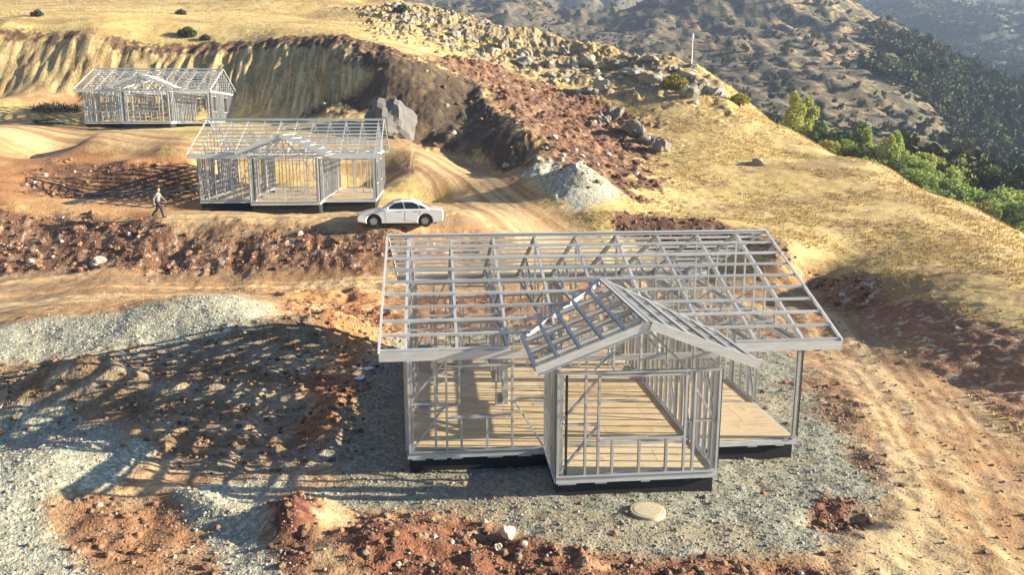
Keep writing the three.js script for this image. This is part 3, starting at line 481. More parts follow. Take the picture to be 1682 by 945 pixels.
  studWall(T, 'partition_wall', XA - .65, -3.1, XA - .65, -D + .1, FL, WT, { openings: [[1.0, 1.9, 0, 2.1]], step: .45 });
  studWall(T, 'partition_wall', XB + .05, -4.6, Wd - .08, -4.6, FL, WT, { openings: [[.3, 1.2, 0, 2.1]], step: .45 });
  studWall(T, 'partition_wall', XA - .6, -6.4, XB - .05, -6.4, FL, WT, { openings: [[2.6, 3.5, 0, 2.1]], step: .45 });
  if (o.near) {
    studWall(T, 'partition_wall', XB + .05, -7.0, Wd - .08, -7.0, FL, WT, { step: .4 });
    studWall(T, 'partition_wall', XA + 1.4, -6.5, XA + 1.4, -D + .1, FL, WT, { openings: [[.6, 1.4, 0, 2.1]], step: .4 });
    studWall(T, 'partition_wall', XB + 1.3, -4.7, XB + 1.3, -D + .1, FL, WT, { openings: [[2.6, 3.4, 0, 2.1]], step: .4 });
    studWall(T, 'partition_wall', .08, -6.2, XA - .7, -6.2, FL, WT, { openings: [[1.5, 2.3, 0, 2.1]], step: .45 });
  }
  member(T, 'floor_track', 'track', [XA + .1, .2, -3.0], [XB - .6, .2, -3.0], [0, 0, 1]);
  member(T, 'floor_track', 'track', [XA + .1, .2, -.05], [XB - .1, .2, -.05], [0, 0, 1]);
  member(T, 'corner_post_or_shade', 'stud', [Wd - .09, FL + .05, .004], [Wd - .09, WT - .05, .004], [1, 0, 0], paleSteel);
  member(T, 'corner_post_or_shade', 'stud', [XA + .1, FL + .05, pd + .004], [XA + .1, WT - .05, pd + .004], [1, 0, 0], paleSteel);
  member(T, 'corner_post_or_shade', 'stud', [XB - .1, FL + .05, pd + .004], [XB - .1, WT - .05, pd + .004], [1, 0, 0], paleSteel);
  member(T, 'corner_post_or_shade', 'stud', [.1, FL + .05, .004], [.1, WT - .05, .004], [1, 0, 0], paleSteel);
  const shadedSide = shadedSideM;  // slim dark members added as the shaded side faces of the corner posts
  member(T, 'corner_post_or_shade', 'slim', [XB + .035, FL + .03, pd - .1], [XB + .035, WT - .05, pd - .1], [0, 0, 1], shadedSide);
  member(T, 'corner_post_or_shade', 'slim', [XA + .22, FL + .03, pd - .02], [XA + .22, WT - .05, pd - .02], [0, 0, 1], shadedSide);
  member(T, 'corner_post_or_shade', 'slim', [Wd + .04, FL + .03, -.08], [Wd + .04, WT - .05, -.08], [0, 0, 1], shadedSide);
  for (const f of [.18, .34, .66, .82]) member(T, 'ceiling_batten', 'web', [.05, WT + .16, -D * f], [Wd - .05, WT + .16, -D * f], [0, 1, 0]);
  // main roof: trusses across the depth, purlins along it
  const PU = o.near ? 'purlin' : 'batten', CH = o.near ? 'chord' : 'slim';
  const nt = o.near ? 8 : 10, gx = (XA + XB) / 2, hw = W2 / 2 + .53, gey = WT + .27, GS = .388, gr = gey + GS * hw, zf = pd + .71;
  for (let i = 0; i <= nt; i++) {
    const x = Wd * i / nt, t = part(T, 'roof_truss');
    member(t, 'top_chord', CH, [x, RY - .075, -RUN], [x, roofY(ovF) - .075, ovF], [0, 1, .3]);
    member(t, 'top_chord', o.near ? CH : 'strap', [x, RY - .075, -RUN], [x, roofY(-D - ovF) - .075, -D - ovF], [0, 1, -.3]);
    member(t, 'bottom_chord', 'chord', [x, WT + .055, -.05], [x, WT + .055, -D + .05], [0, 1, 0]);
    member(t, 'web', 'web', [x + .02, WT + .1, -RUN], [x + .02, RY - .15, -RUN], [0, 0, 1]);
    for (const s of [-1, 1]) {
      const zq = -RUN + s * RUN * .48, yq = roofY(zq) - .13;
      member(t, 'web', 'web', [x + .02, WT + .1, zq], [x + .02, yq, zq], [0, 0, 1]);
      if (!o.near) { if (i === 0 || i === nt) for (const f of [.16, .32, .64, .8]) { const z = -RUN + s * RUN * f; member(t, 'web', 'web', [x + .02, WT + .1, z], [x + .02, Math.max(roofY(z) - .13, WT + .2), z], [0, 0, 1]); } continue; }
      member(t, 'web', 'web', [x + .02, WT + .1, -RUN + s * .08], [x + .02, yq, zq - s * .06], [1, 0, 0]);
      member(t, 'web', 'web', [x + .02, WT + .1, zq + s * .05], [x + .02, roofY(-RUN + s * RUN * .75) - .13, -RUN + s * RUN * .75], [1, 0, 0]);
      if (i === 0 || i === nt || !o.near) for (const f of [.16, .32, .64, .8]) { const z = -RUN + s * RUN * f; if (roofY(z) - .15 > WT + .25) member(t, 'web', 'web', [x + .02, WT + .1, z], [x + .02, roofY(z) - .13, z], [0, 0, 1]); }
    }
  }
  const NP = 9, up = [0, 1, 0];
  for (const s of [1, -1]) for (let k = 0; k <= NP; k++) {
    const z = s > 0 ? -RUN + .05 + (RUN + ovF - .1) * k / NP : -RUN - .05 - (RUN + ovF - .1) * k / NP, y = roofY(z) + .03;
    const cut = s > 0 && y < gr - .02 ? (gr - y) / GS : 0;
    if (cut > .05) { if (gx - cut > -ovL + .2) member(T, 'purlin', PU, [-ovL, y, z], [gx - cut - .02, y, z], up); if (gx + cut < Wd + ovR - .2) member(T, 'purlin', PU, [gx + cut + .02, y, z], [Wd + ovR, y, z], up); }
    else member(T, 'purlin', PU, [-ovL, y, z], [Wd + ovR, y, z], up);
  }
  member(T, 'ridge_cap', 'fascia', [-ovL, RY + .065, -RUN], [Wd + ovR, RY + .065, -RUN], [0, .1, 1], paleSteel);
  for (const x of [-ovL, Wd + ovR]) for (const s of [1, -1]) { const z = s > 0 ? ovF + .05 : -D - ovF - .05; member(T, 'verge', 'verge', [x, RY + .05, -RUN], [x, roofY(z) + .05, z], [0, 1, .2 * s], paleSteel); }
  const ez = ovF + .04, ey = roofY(ez) - .06;
  member(T, 'eave_fascia', 'fascia', [-ovL, ey, ez], [gx - hw + .1, ey, ez], up, paleSteel);
  member(T, 'eave_fascia', 'fascia', [gx + hw - .1, ey, ez], [Wd + ovR, ey, ez], up, paleSteel);
  member(T, 'eave_fascia', 'fascia', [-ovL, ey, -D - ez], [Wd + ovR, ey, -D - ez], up, paleSteel);
  // roof over the front bay
  const G = part(T, 'bay_roof'), zMain = (y) => (RY - y) / SL - RUN;
  for (const s of [-1, 1]) {
    member(G, 'gable_fascia', 'fascia', [gx, gr, zf], [gx + s * hw, gey, zf], up, paleSteel);
    for (let k = 0; k <= 5; k++) { const y = gr - (gr - gey) * k / 5 + .03, x = gx + s * (hw * k / 5 + (k ? 0 : .05)); member(G, 'purlin', 'purlin', [x, y, zf - .02], [x, y, Math.min(zMain(y - .03) + .02, zf - .3)], up); }
    for (const z of [pd, pd - .8, -.1, -1.2]) { const yb = Math.max(gey, roofY(z) + .02); if (gr - yb > .12) member(G, 'rafter', 'chord', [gx, gr - .06, z], [gx + s * (gr - yb) / GS, yb - .06, z], up); }
    member(G, 'valley_rafter', 'chord', [gx + s * .05, gr - .03, zMain(gr)], [gx + s * hw, gey - .03, zMain(gey)], up);
    for (const f of [.25, .5, .75]) { const x = gx + s * hw * f; member(G, 'gable_stud', 'web', [x, WT + .02, pd], [x, gr - GS * hw * f - .13, pd], [0, 0, 1]); }
  }
  member(G, 'gable_stud', 'web', [gx, WT + .02, pd], [gx, gr - .15, pd], [0, 0, 1]);
  member(G, 'brace', 'web', [gx - 1.0, WT + .05, pd + .01], [gx - .1, gr - .25, pd + .01], [1, 0, 0]);
  member(G, 'brace', 'web', [gx + 1.0, WT + .05, pd + .01], [gx + .1, gr - .25, pd + .01], [1, 0, 0]);
  member(G, 'tie_beam', 'chord', [XA - .3, WT + .06, pd - .8], [XB + .3, WT + .06, pd - .8], up);
  return T;
}
const boards_ = new Map();
function boardGeo(w, d) { const k = w.toFixed(2) + '_' + d.toFixed(2); if (!boards_.has(k)) { const g = new THREE.BoxGeometry(w, .02, d), p = g.attributes.position, uv = g.attributes.uv; for (let i = 0; i < p.count; i++) uv.setXY(i, p.getX(i) / 2.44, p.getZ(i) / 1.22); boards_.set(k, g); } return boards_.get(k); }

steelHouse('large steel house frame in the foreground on grey gravel with plywood floor', [0, .4, 0], { W1: 3.24, W2: 3.6, W3: 2.59, pd: 1.63, D: 9.18, ovL: .58, ovR: .88, near: true, ground: onGround });
steelHouse('middle steel house frame on the upper terrace behind the white car', [-12.34, 3.78, -28.63], { W1: 3.1, W2: 3.7, W3: 2.95, pd: 1.5, D: 9.0, ovL: .5, ovR: .35, wallTop: 2.6, ground: onGround });
steelHouse('smallest steel house frame farthest away below the tall clay cut', [-27.19, 8.23, -51.01], { W1: 3.4, W2: 3.7, W3: 2.75, pd: 1.4, D: 8.8, ovL: .6, ovR: .2, wallTop: 2.6, ground: onGround });

// ---------------------------------------------------------------- white saloon car
{
  const px = [-2.73, -22.54], C = thing('parked_car', 'white saloon car parked in front of the middle house frame', 'car', [px[0] - .35, 0, px[1] - .8], 0);
  C.scale.setScalar(.93); C.position.z += .55; C.position.y = onGround(px[0] + 1.8, px[1] + .1) + .01;
  const paint = new THREE.MeshPhysicalMaterial({ color: lin(.8, .8, .8), roughness: .3, clearcoat: .8, clearcoatRoughness: .1 }), glass = new THREE.MeshPhysicalMaterial({ color: lin(.02, .025, .03), roughness: .05, metalness: 0 }), rubber = new THREE.MeshStandardMaterial({ color: lin(.02, .02, .02), roughness: .85 }), alloy = new THREE.MeshStandardMaterial({ color: lin(.6, .6, .62), metalness: .7, roughness: .3 }), dark = new THREE.MeshStandardMaterial({ color: lin(.03, .03, .03), roughness: .6 }), red = new THREE.MeshStandardMaterial({ color: lin(.3, .01, .01), roughness: .3 }), lamp = new THREE.MeshPhysicalMaterial({ color: lin(.7, .72, .75), roughness: .1 });
  const L = 4.6, V = (x, y) => new THREE.Vector2(x, y), wh = [[.9, .33], [3.62, .33]], R = .33;
  const low = new THREE.Shape(); low.moveTo(.05, .3); low.lineTo(wh[0][0] - .38, .2); low.absarc(wh[0][0], .33, .38, Math.PI * 1.1, -.1 * Math.PI, true); low.lineTo(wh[1][0] - .38, .2); low.absarc(wh[1][0], .33, .38, Math.PI * 1.1, -.1 * Math.PI, true); low.lineTo(L - .05, .32);
  low.quadraticCurveTo(L + .02, .6, L - .04, .92); low.quadraticCurveTo(L - .3, .99, 3.75, .98); low.lineTo(1.25, .93); low.quadraticCurveTo(.4, .83, .08, .66); low.quadraticCurveTo(-.02, .5, .05, .3);
  const bev = { bevelEnabled: true, bevelThickness: .09, bevelSize: .05, bevelOffset: -.05, bevelSegments: 3, curveSegments: 10 };
  const lg = new THREE.ExtrudeGeometry(low, { depth: 1.58, ...bev }); lg.translate(0, 0, -.79);
  const body = put(new THREE.Mesh(lg, paint), 'body', C);
  const top = new THREE.Shape([V(1.2, .9), V(1.95, 1.36), V(2.35, 1.44), V(2.95, 1.42), V(3.45, 1.24), V(4.0, .95)]);
  const tg = new THREE.ExtrudeGeometry(top, { depth: 1.2, bevelEnabled: true, bevelThickness: .16, bevelSize: .1, bevelOffset: -.1, bevelSegments: 3 }); tg.translate(0, 0, -.6);
  { const p = tg.attributes.position; for (let i = 0; i < p.count; i++) { const t = clamp((p.getY(i) - .9) / .54); p.setZ(i, p.getZ(i) * (1.02 - .14 * t)); } tg.computeVertexNormals(); }
  put(new THREE.Mesh(tg, paint), 'roof', C);
  const pane = (pts, s, name) => { const g = new THREE.ExtrudeGeometry(new THREE.Shape(pts.map((p) => V(...p))), { depth: .02, bevelEnabled: false }); const p = g.attributes.position; for (let i = 0; i < p.count; i++) { const t = clamp((p.getY(i) - .9) / .54); p.setZ(i, s * (.76 * (1.02 - .14 * t) + p.getZ(i) - .005)); } if (s < 0) { const ix = g.index; } g.computeVertexNormals(); put(new THREE.Mesh(g, glass), name, C); };
  for (const s of [1, -1]) { pane([[1.62, .98], [2.02, 1.28], [2.4, 1.34], [2.5, .98]], s, 'window'); pane([[2.58, .98], [2.5, 1.34], [2.95, 1.32], [3.18, 1.22], [3.3, .98]], s, 'window'); pane([[3.37, .98], [3.28, 1.19], [3.6, 1.04], [3.66, .98]], s, 'window'); }
  const slab = (a, b, name) => { const dx = b[0] - a[0], dy = b[1] - a[1], l = Math.hypot(dx, dy), m = new THREE.Mesh(new THREE.BoxGeometry(l, .02, 1.16), glass); m.position.set((a[0] + b[0]) / 2 - dy / l * .012, (a[1] + b[1]) / 2 + dx / l * .012, 0); m.rotation.z = Math.atan2(dy, dx); put(m, name, C); };
  slab([1.34, .985], [1.9, 1.33], 'windscreen'); slab([3.48, 1.225], [3.92, .99], 'rear_window');
  for (const [x, y] of wh) for (const s of [1, -1]) {
    const w = new THREE.Group(); w.name = 'wheel'; w.position.set(x, y, s * .78); C.add(w);
    const ty = new THREE.TorusGeometry(.25, .085, 10, 28); put(new THREE.Mesh(ty, rubber), 'tyre', w);
    const sh = []; const hub = new THREE.CylinderGeometry(.21, .21, .06, 24); hub.rotateX(Math.PI / 2); sh.push(hub);
    for (let k = 0; k < 5; k++) { const b = new THREE.BoxGeometry(.05, .19, .03); b.translate(0, .11, s * .045); b.rotateZ(k * Math.PI * 2 / 5); sh.push(b); }
    put(new THREE.Mesh(mergeGeometries(sh.map((q) => q.toNonIndexed())), alloy), 'rim', w);
  }
  for (const s of [1, -1]) {
    const hl = new THREE.SphereGeometry(.16, 12, 8); hl.scale(1, .5, .9); const h = put(new THREE.Mesh(hl, lamp), 'headlight', C); h.position.set(.2, .66, s * .58);
    const tl = put(new THREE.Mesh(new THREE.BoxGeometry(.08, .14, .34), red), 'tail_light', C); tl.position.set(L - .06, .8, s * .6);
    const mi = put(new THREE.Mesh(new THREE.SphereGeometry(.1, 10, 8), paint), 'mirror', C); mi.scale.set(.8, .7, 1.1); mi.position.set(1.62, 1.0, s * .93);
    for (const x of [2.3, 3.2]) { const d = put(new THREE.Mesh(new THREE.BoxGeometry(.18, .03, .03), alloy), 'door_handle', C); d.position.set(x, .86, s * .885); }
    const sk = put(new THREE.Mesh(new THREE.BoxGeometry(1.95, .07, .06), dark), 'side_skirt', C); sk.position.set(2.26, .2, s * .8);
  }
  for (const s of [1, -1]) for (const x of [1.5, 2.54, 3.34]) { const d = put(new THREE.Mesh(new THREE.BoxGeometry(.014, .58, .008), dark), 'door_gap', C); d.position.set(x, .62, s * .879); }
  const rp = put(new THREE.Mesh(new THREE.BoxGeometry(.02, .11, .5), white), 'number_plate', C); rp.position.set(L - .005, .6, 0);
  const ap = put(new THREE.Mesh(new THREE.BoxGeometry(.03, .1, 1.3), dark), 'bumper_trim', C); ap.position.set(L - .01, .4, 0);
  const gr = put(new THREE.Mesh(new THREE.BoxGeometry(.06, .16, .8), dark), 'grille', C); gr.position.set(.03, .5, 0);
  const fl = put(new THREE.Mesh(new THREE.BoxGeometry(3.9, .08, 1.4), dark), 'underbody', C); fl.position.set(2.3, .22, 0);
}
// ---------------------------------------------------------------- person walking along the terrace edge
function flesh(bones, blend, cell, mat) {
  let lo = [1e9, 1e9, 1e9], hi = [-1e9, -1e9, -1e9];
  for (const [a, b, r, q] of bones) for (const p of [a, b]) for (let k = 0; k < 3; k++) { lo[k] = Math.min(lo[k], p[k] - Math.max(r, q) - .04); hi[k] = Math.max(hi[k], p[k] + Math.max(r, q) + .04); }
  const c = lo.map((v, k) => (v + hi[k]) / 2), half = Math.max(...lo.map((v, k) => hi[k] - v)) / 2, res = Math.min(96, Math.ceil(2 * half / cell) + 4), mc = new MarchingCubes(res, mat, false, false, 60000);
  mc.isolation = 0;
  for (let k = 0; k < res; k++) for (let j = 0; j < res; j++) for (let i = 0; i < res; i++) {
    const p = [i, j, k].map((v, n) => c[n] + (v - res / 2) / (res / 2) * half * 1.06); let d = 1e3;
    for (const [a, b, r, q] of bones) {
      const e = [b[0] - a[0], b[1] - a[1], b[2] - a[2]], w = [p[0] - a[0], p[1] - a[1], p[2] - a[2]], t = clamp((w[0] * e[0] + w[1] * e[1] + w[2] * e[2]) / (e[0] ** 2 + e[1] ** 2 + e[2] ** 2 || 1));
      const s = Math.hypot(w[0] - e[0] * t, w[1] - e[1] * t, w[2] - e[2] * t) - (r + (q - r) * t), h = clamp(.5 + .5 * (d - s) / blend); d = d + (s - d) * h - blend * h * (1 - h);
    }
    mc.field[k * res * res + j * res + i] = -d;
  }
  mc.update();
  const n = mc.count, g = new THREE.BufferGeometry();
  g.setAttribute('position', new THREE.Float32BufferAttribute(mc.positionArray.slice(0, n * 3), 3)); g.setAttribute('normal', new THREE.Float32BufferAttribute(mc.normalArray.slice(0, n * 3), 3));
  g.scale(half * 1.06, half * 1.06, half * 1.06); g.translate(...c); return g;
}
{
  const at = [-13.30, -24.56], P = thing('person', 'person in a pale top and dark trousers striding along the terrace edge', 'person', [at[0], onGround(at[0], at[1]), at[1]], -.15); P.scale.setScalar(.85);
  const skin = new THREE.MeshStandardMaterial({ color: lin(.42, .26, .18), roughness: .6 }), shirt = new THREE.MeshStandardMaterial({ color: lin(.2, .2, .2), roughness: .9 }), jeans = new THREE.MeshStandardMaterial({ color: lin(.03, .032, .045), roughness: .95 }), shoe = new THREE.MeshStandardMaterial({ color: lin(.02, .018, .016), roughness: .8 }), hairM = new THREE.MeshStandardMaterial({ color: lin(.02, .015, .012), roughness: .7 });
  // walks towards +x
  const hip = [0, .92, 0], nk = [.06, 1.46, 0], hd = [.1, 1.6, 0], sh = (s) => [.05, 1.4, s * .18];
  const legs = [[1, [.02, .9, .09], [.25, .5, .1], [.33, .09, .11]], [-1, [-.02, .9, -.09], [-.1, .48, -.1], [-.4, .14, -.1]]], arms = [[1, sh(1), [-.12, 1.14, .24], [-.1, .89, .25]], [-1, sh(-1), [.16, 1.14, -.25], [.36, .97, -.23]]];
  const bone = []; for (const [, a, b, c] of legs) bone.push([a, b, .085, .055], [b, c, .055, .036], [c, [c[0] + .16, c[1] - .05, c[2]], .038, .03]);
  bone.push([hip, [.02, 1.12, 0], .12, .115], [[.02, 1.12, .05], [.05, 1.36, .08], .1, .1], [[.02, 1.12, -.05], [.05, 1.36, -.08], .1, .1], [[.05, 1.36, 0], nk, .09, .055], [nk, hd, .05, .06]);
  for (const [, a, b, c] of arms) bone.push([a, b, .05, .038], [b, c, .038, .026]);
  const headB = [[[.1, 1.64, 0], [.09, 1.68, 0], .088, .082], [[.14, 1.58, 0], [.15, 1.6, 0], .05, .055], [[.2, 1.63, 0], [.19, 1.66, 0], .014, .01], [[.08, 1.62, .085], [.08, 1.65, .088], .018, .016], [[.08, 1.62, -.085], [.08, 1.65, -.088], .018, .016], [nk, [.1, 1.58, 0], .052, .05]];
  const hands = []; for (const [s, , b, c] of arms) { const d = new THREE.Vector3(c[0] - b[0], c[1] - b[1], c[2] - b[2]).normalize(), q = (a, u, w) => [c[0] + d.x * a + u, c[1] + d.y * a + w, c[2] + d.z * a]; hands.push([c, q(.08, 0, 0), .026, .034]); for (let k = 0; k < 4; k++) { const o = (k - 1.5) * .019, l = [.065, .078, .072, .055][k]; hands.push([q(.08, o, 0), q(.08 + l * .55, o, 0), .0095, .009], [q(.08 + l * .55, o, 0), q(.08 + l, o, 0).map((v, n) => v - (n === 2 ? s * .015 : 0)), .009, .0075]); } hands.push([q(.02, .03, .01), q(.07, .055, .02), .011, .009]); }
  const bodyG = mergeGeometries([flesh(bone, .035, .016, skin), flesh(headB, .012, .0055, skin), flesh(hands.slice(0, 10), .006, .005, skin), flesh(hands.slice(10), .006, .005, skin)]);
  put(new THREE.Mesh(bodyG, skin), 'body', P);
  const tb = []; for (const [, a, b, c] of legs) tb.push([a, b, .105, .078], [b, [c[0], c[1] + .01, c[2]], .078, .062]); tb.push([[0, .9, .05], [0, .9, -.05], .12, .12], [hip, [.01, 1.02, 0], .13, .128]);
  put(new THREE.Mesh(flesh(tb, .03, .016, jeans), jeans), 'trousers', P);
  const sb = [[[.01, 1.0, .04], [.05, 1.37, .07], .125, .115], [[.01, 1.0, -.04], [.05, 1.37, -.07], .125, .115], [[.05, 1.4, .1], [.05, 1.4, -.1], .075, .075]]; for (const [, a, b, c] of arms) sb.push([a, b, .066, .055], [b, c.map((v, n) => v + (b[n] - v) * .15), .054, .042]);
  put(new THREE.Mesh(flesh(sb, .03, .016, shirt), shirt), 'shirt', P);
  put(new THREE.Mesh(flesh([[[.075, 1.675, 0], [.07, 1.69, 0], .093, .09], [[.04, 1.62, 0], [.05, 1.66, 0], .075, .085]], .02, .008, hairM), hairM), 'hair', P);
  for (const [, , , c] of legs) put(new THREE.Mesh(flesh([[[c[0] - .03, c[1] - .05, c[2]], [c[0] + .17, c[1] - .06, c[2]], .05, .042]], .02, .01, shoe), shoe), 'shoe', P);
}
// ---------------------------------------------------------------- stones, clods, tufts
function lump(seed, detail, rough) {
  const g = new THREE.IcosahedronGeometry(1, detail), p = g.attributes.position, v = new THREE.Vector3();
  for (let i = 0; i < p.count; i++) { v.fromBufferAttribute(p, i); const k = 1 + rough * (noise(v.x * 1.7 + 9 + seed, v.y * 1.7 + v.z * 2.3 + 20, seed) - .5) * 2 + rough * .4 * (noise(v.x * 4 + seed, v.y * 4 + v.z * 5 + 30, seed + 5) - .5); v.multiplyScalar(k); p.setXYZ(i, v.x, v.y, v.z); }
  g.computeVertexNormals(); return g;
}
function scatter(name, geo, mat, n, seed, place, label) {      // stuff nobody could count
  const r = rng(seed), M = new THREE.InstancedMesh(geo, mat, n), d = new THREE.Object3D(), c = new THREE.Color(); let k = 0;
  for (let t = 0; t < n * 12 && k < n; t++) {
    const q = place(r); if (!q) continue;
    d.position.set(q.x, onGround(q.x, q.z) + (q.lift || 0), q.z); d.rotation.set(q.tilt ? (r() - .5) * q.tilt : 0, r() * 6.28, q.tilt ? (r() - .5) * q.tilt : 0); d.scale.set(q.s * (q.wx || 1), q.s * (q.wy || 1), q.s * (q.wz || 1)); d.updateMatrix();
    M.setMatrixAt(k, d.matrix); M.setColorAt(k, c.setRGB(q.c[0], q.c[1], q.c[2])); k++;
  }
  M.count = k; M.instanceMatrix.needsUpdate = true; put(M, name); M.userData.kind = 'stuff'; if (label) M.userData.label = label; return M;
}
const stoneM = new THREE.MeshStandardMaterial({ color: 0xffffff, roughness: .95 });
const inBox = (r, x0, x1, z0, z1) => ({ x: x0 + (x1 - x0) * r(), z: z0 + (z1 - z0) * r() });
const gz = (n) => W[ZI[n]];
scatter('gravel_stones', lump(3, 0, .3), stoneM, 20000, 11, (r) => {
  const q = inBox(r, -14, 15, -13, 5); weigh(q.x, q.z); const k = Math.max(gz('yard'), gz('pale1'), gz('pale2'), gz('pale3')); if (r() > k * .9) return null;
  const v = .22 + .26 * r() * r() + (gz('yard') > .5 ? 0 : .08), s = .012 + .012 * r() + .035 * r() ** 8; return { ...q, s, wy: .7, tilt: 1, lift: s * .2, c: [v, v * .97, v * .84] };
});
scatter('soil_clods', lump(5, 1, .35), stoneM, 13000, 12, (r) => {
  const q = inBox(r, -15, 17, -16, 5); weigh(q.x, q.z); const k = Math.max(gz('brown') * .5, gz('ridge2') * .6, gz('redlow'), gz('redhole'), gz('bump') * .7, gz('ridgebank'), gz('tanleft') * .5, gz('rightsoil') * .5, gz('rightsoil2'), gz('yard') * .05); if (r() > k) return null;
  const s = .008 + .014 * r() + .075 * r() ** 14, p = r(); return { ...q, s, wy: .75, tilt: 1, lift: s * .15, c: p < .05 ? [.5, .42, .33] : p < .35 ? [.14, .075, .045] : p < .6 ? [.24, .19, .13] : [.27, .155, .085] };
});
scatter('track_grit', lump(4, 0, .35), stoneM, 9000, 17, (r) => {
  const q = inBox(r, -14, 24, -22, 6); weigh(q.x, q.z); const k = Math.max(gz('road'), gz('basesoil') * .4 * (1 - gz('yard')), gz('rightsoil')); if (r() > k) return null;
  const s = .008 + .012 * r() + .05 * r() ** 12, v = .2 + .3 * r(); return { ...q, s, wy: .7, tilt: 1, lift: s * .2, c: [v, v * .72, v * .45] };
});
scatter('bank_rubble', lump(7, 1, .4), stoneM, 5000, 13, (r) => {
  const q = inBox(r, -34, 34, -44, -14); weigh(q.x, q.z); const k = Math.max(gz('bank'), gz('ridgebank'), gz('pit') * .4, gz('darkspot')); if (r() > k) return null;
  const s = .015 + .03 * r() + .15 * r() ** 16, p = r(); return { ...q, s, wy: .75, tilt: 1, lift: s * .1, c: p < .06 ? [.55, .47, .38] : p < .5 ? [.14, .07, .04] : [.28, .15, .08] };
});
scatter('slope_rubble', lump(9, 1, .4), stoneM, 1700, 14, (r) => {
  const q = inBox(r, -20, 34, -75, -30); weigh(q.x, q.z); const k = Math.max(gz('redslope'), gz('greyheap'), gz('dig') * .4); if (r() > k) return null;
  const s = .03 + .04 * r() + .32 * r() ** 13, p = r(); return { ...q, s, wy: .7, tilt: 1, lift: s * .1, c: p < .12 ? [.5, .43, .35] : p < .6 ? [.16, .07, .04] : [.32, .17, .09] };
});
scatter('crest_stones', lump(15, 1, .45), stoneM, 650, 15, (r) => {
  const q = inBox(r, -15, 36, -115, -48); weigh(q.x, q.z); if (r() > gz('rock') * smooth(.44, .56, fbm(q.x * .14, q.z * .14, 421, 3))) return null;
  const s = .06 + .12 * r() + .5 * r() ** 9, v = .22 + .25 * r(); return { ...q, s, wy: .7, tilt: .8, lift: s * .1, c: [v, v * .92, v * .8] };
});
const tuftG = (() => { const p = [], r = rng(5); for (let k = 0; k < 9; k++) { const a = r() * 6.28, l = .5 + .5 * r(), x = (r() - .5) * .5, z = (r() - .5) * .5, w = .09; p.push(x - w * Math.sin(a), 0, z + w * Math.cos(a), x + w * Math.sin(a), 0, z - w * Math.cos(a), x + .45 * Math.cos(a) * l, l, z + .45 * Math.sin(a) * l); } const g = new THREE.BufferGeometry(); g.setAttribute('position', new THREE.Float32BufferAttribute(p, 3)); g.computeVertexNormals(); return g; })();
scatter('dry_grass', tuftG, new THREE.MeshStandardMaterial({ color: 0xffffff, roughness: 1, side: THREE.DoubleSide }), 45000, 16, (r) => {
  const u = r(), q = u < .8 ? inBox(r, 8, 46, -66, 0) : inBox(r, -60, 30, -120, -66); weigh(q.x, q.z); let k = 0; for (let i = 0; i < NZ; i++) k = Math.max(k, W[i]); if (r() < k || fbm(q.x * .4, q.z * .4, 401, 3) < .36 + .2 * r()) return null;
  const p = r(); return { ...q, s: .07 + .13 * r(), c: p < .1 ? [.34, .24, .1] : p < .5 ? [.62, .46, .2] : [.72, .57, .3] };
});
// ---------------------------------------------------------------- single rocks
const boulderM = [[.42, .38, .32], [.34, .31, .27], [.5, .45, .36], [.3, .27, .22]].map((c) => { const m = new THREE.MeshStandardMaterial({ color: lin(...c), map: zinc, roughness: .95 }); return m; });
const boulderG = [21, 22, 23, 24].map((s) => lump(s, 4, .5));
function boulder(name, label, xz, size, mat, sink = .25, group, turn = 0, seed = 0) {
  const b = put(new THREE.Mesh(boulderG[seed % 4], mat), name); b.scale.set(...size); b.rotation.y = turn; b.position.set(xz[0], onGround(xz[0], xz[1]) + size[1] * (1 - 2 * sink), xz[1]); return tag(b, label, 'boulder', group);
}
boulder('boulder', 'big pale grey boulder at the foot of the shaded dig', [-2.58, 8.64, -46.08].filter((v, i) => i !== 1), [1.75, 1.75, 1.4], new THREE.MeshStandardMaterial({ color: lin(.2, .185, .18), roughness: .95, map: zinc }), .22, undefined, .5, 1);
boulder('boulder', 'pale stone beside the dark rubble at the foot of the long earth bank', [-15.61, -22.22], [.34, .24, .26], boulderM[2], .3, undefined, .4, 2);
boulder('boulder', 'cream stone lying on red soil below the front gravel', [2.05, 3.11], [.17, .12, .13], new THREE.MeshStandardMaterial({ color: lin(.72, .6, .42), roughness: .95 }), .2, undefined, 1, 0);
boulder('boulder', 'small white stone just below the cream stone on red soil', [1.83, 3.53], [.08, .06, .07], boulderM[2], .2, undefined, 1, 3);
boulder('boulder', 'grey stone on the open grass slope above the right bank', [25.20, -41.28], [.5, .35, .4], boulderM[0], .3, undefined, 2, 3);
const rr = rng(91);
for (const [x, z] of [[20.46, -69.55], [21.41, -65.22], [23.01, -61.70], [17.41, -62.74], [17.68, -72.60], [25.83, -62.91], [26.68, -59.62], [28.24, -58.79], [13.21, -69.93], [11.23, -75.88], [8.58, -77.55], [5.92, -80.39], [3.00, -78.76], [0.19, -79.92], [16.05, -77.44], [25.30, -65.48], [23.67, -69.12], [15.98, -61.65], [24.97, -57.98], [11.41, -71.49]])
  boulder('boulder', 'weathered grey boulder in the rocky outcrop along the hill crest', [x + (rr() - .5), z + (rr() - .5)], [.5 + .75 * rr(), .35 + .4 * rr(), .45 + .5 * rr()], boulderM[Math.floor(rr() * 4)], .3, 'boulders of the rocky outcrop on the crest', rr() * 6, Math.floor(rr() * 4));
for (const [x, z] of [[17.35, -48.40], [18.04, -46.68], [18.66, -44.67], [15.75, -53.09], [17.58, -56.41]])
  boulder('boulder', 'dark broken rock at the right edge of the red dug slope', [x, z], [.6 + .5 * rr(), .45 + .3 * rr(), .5 + .4 * rr()], boulderM[3], .3, 'rocks at the edge of the red slope', rr() * 6, Math.floor(rr() * 4));
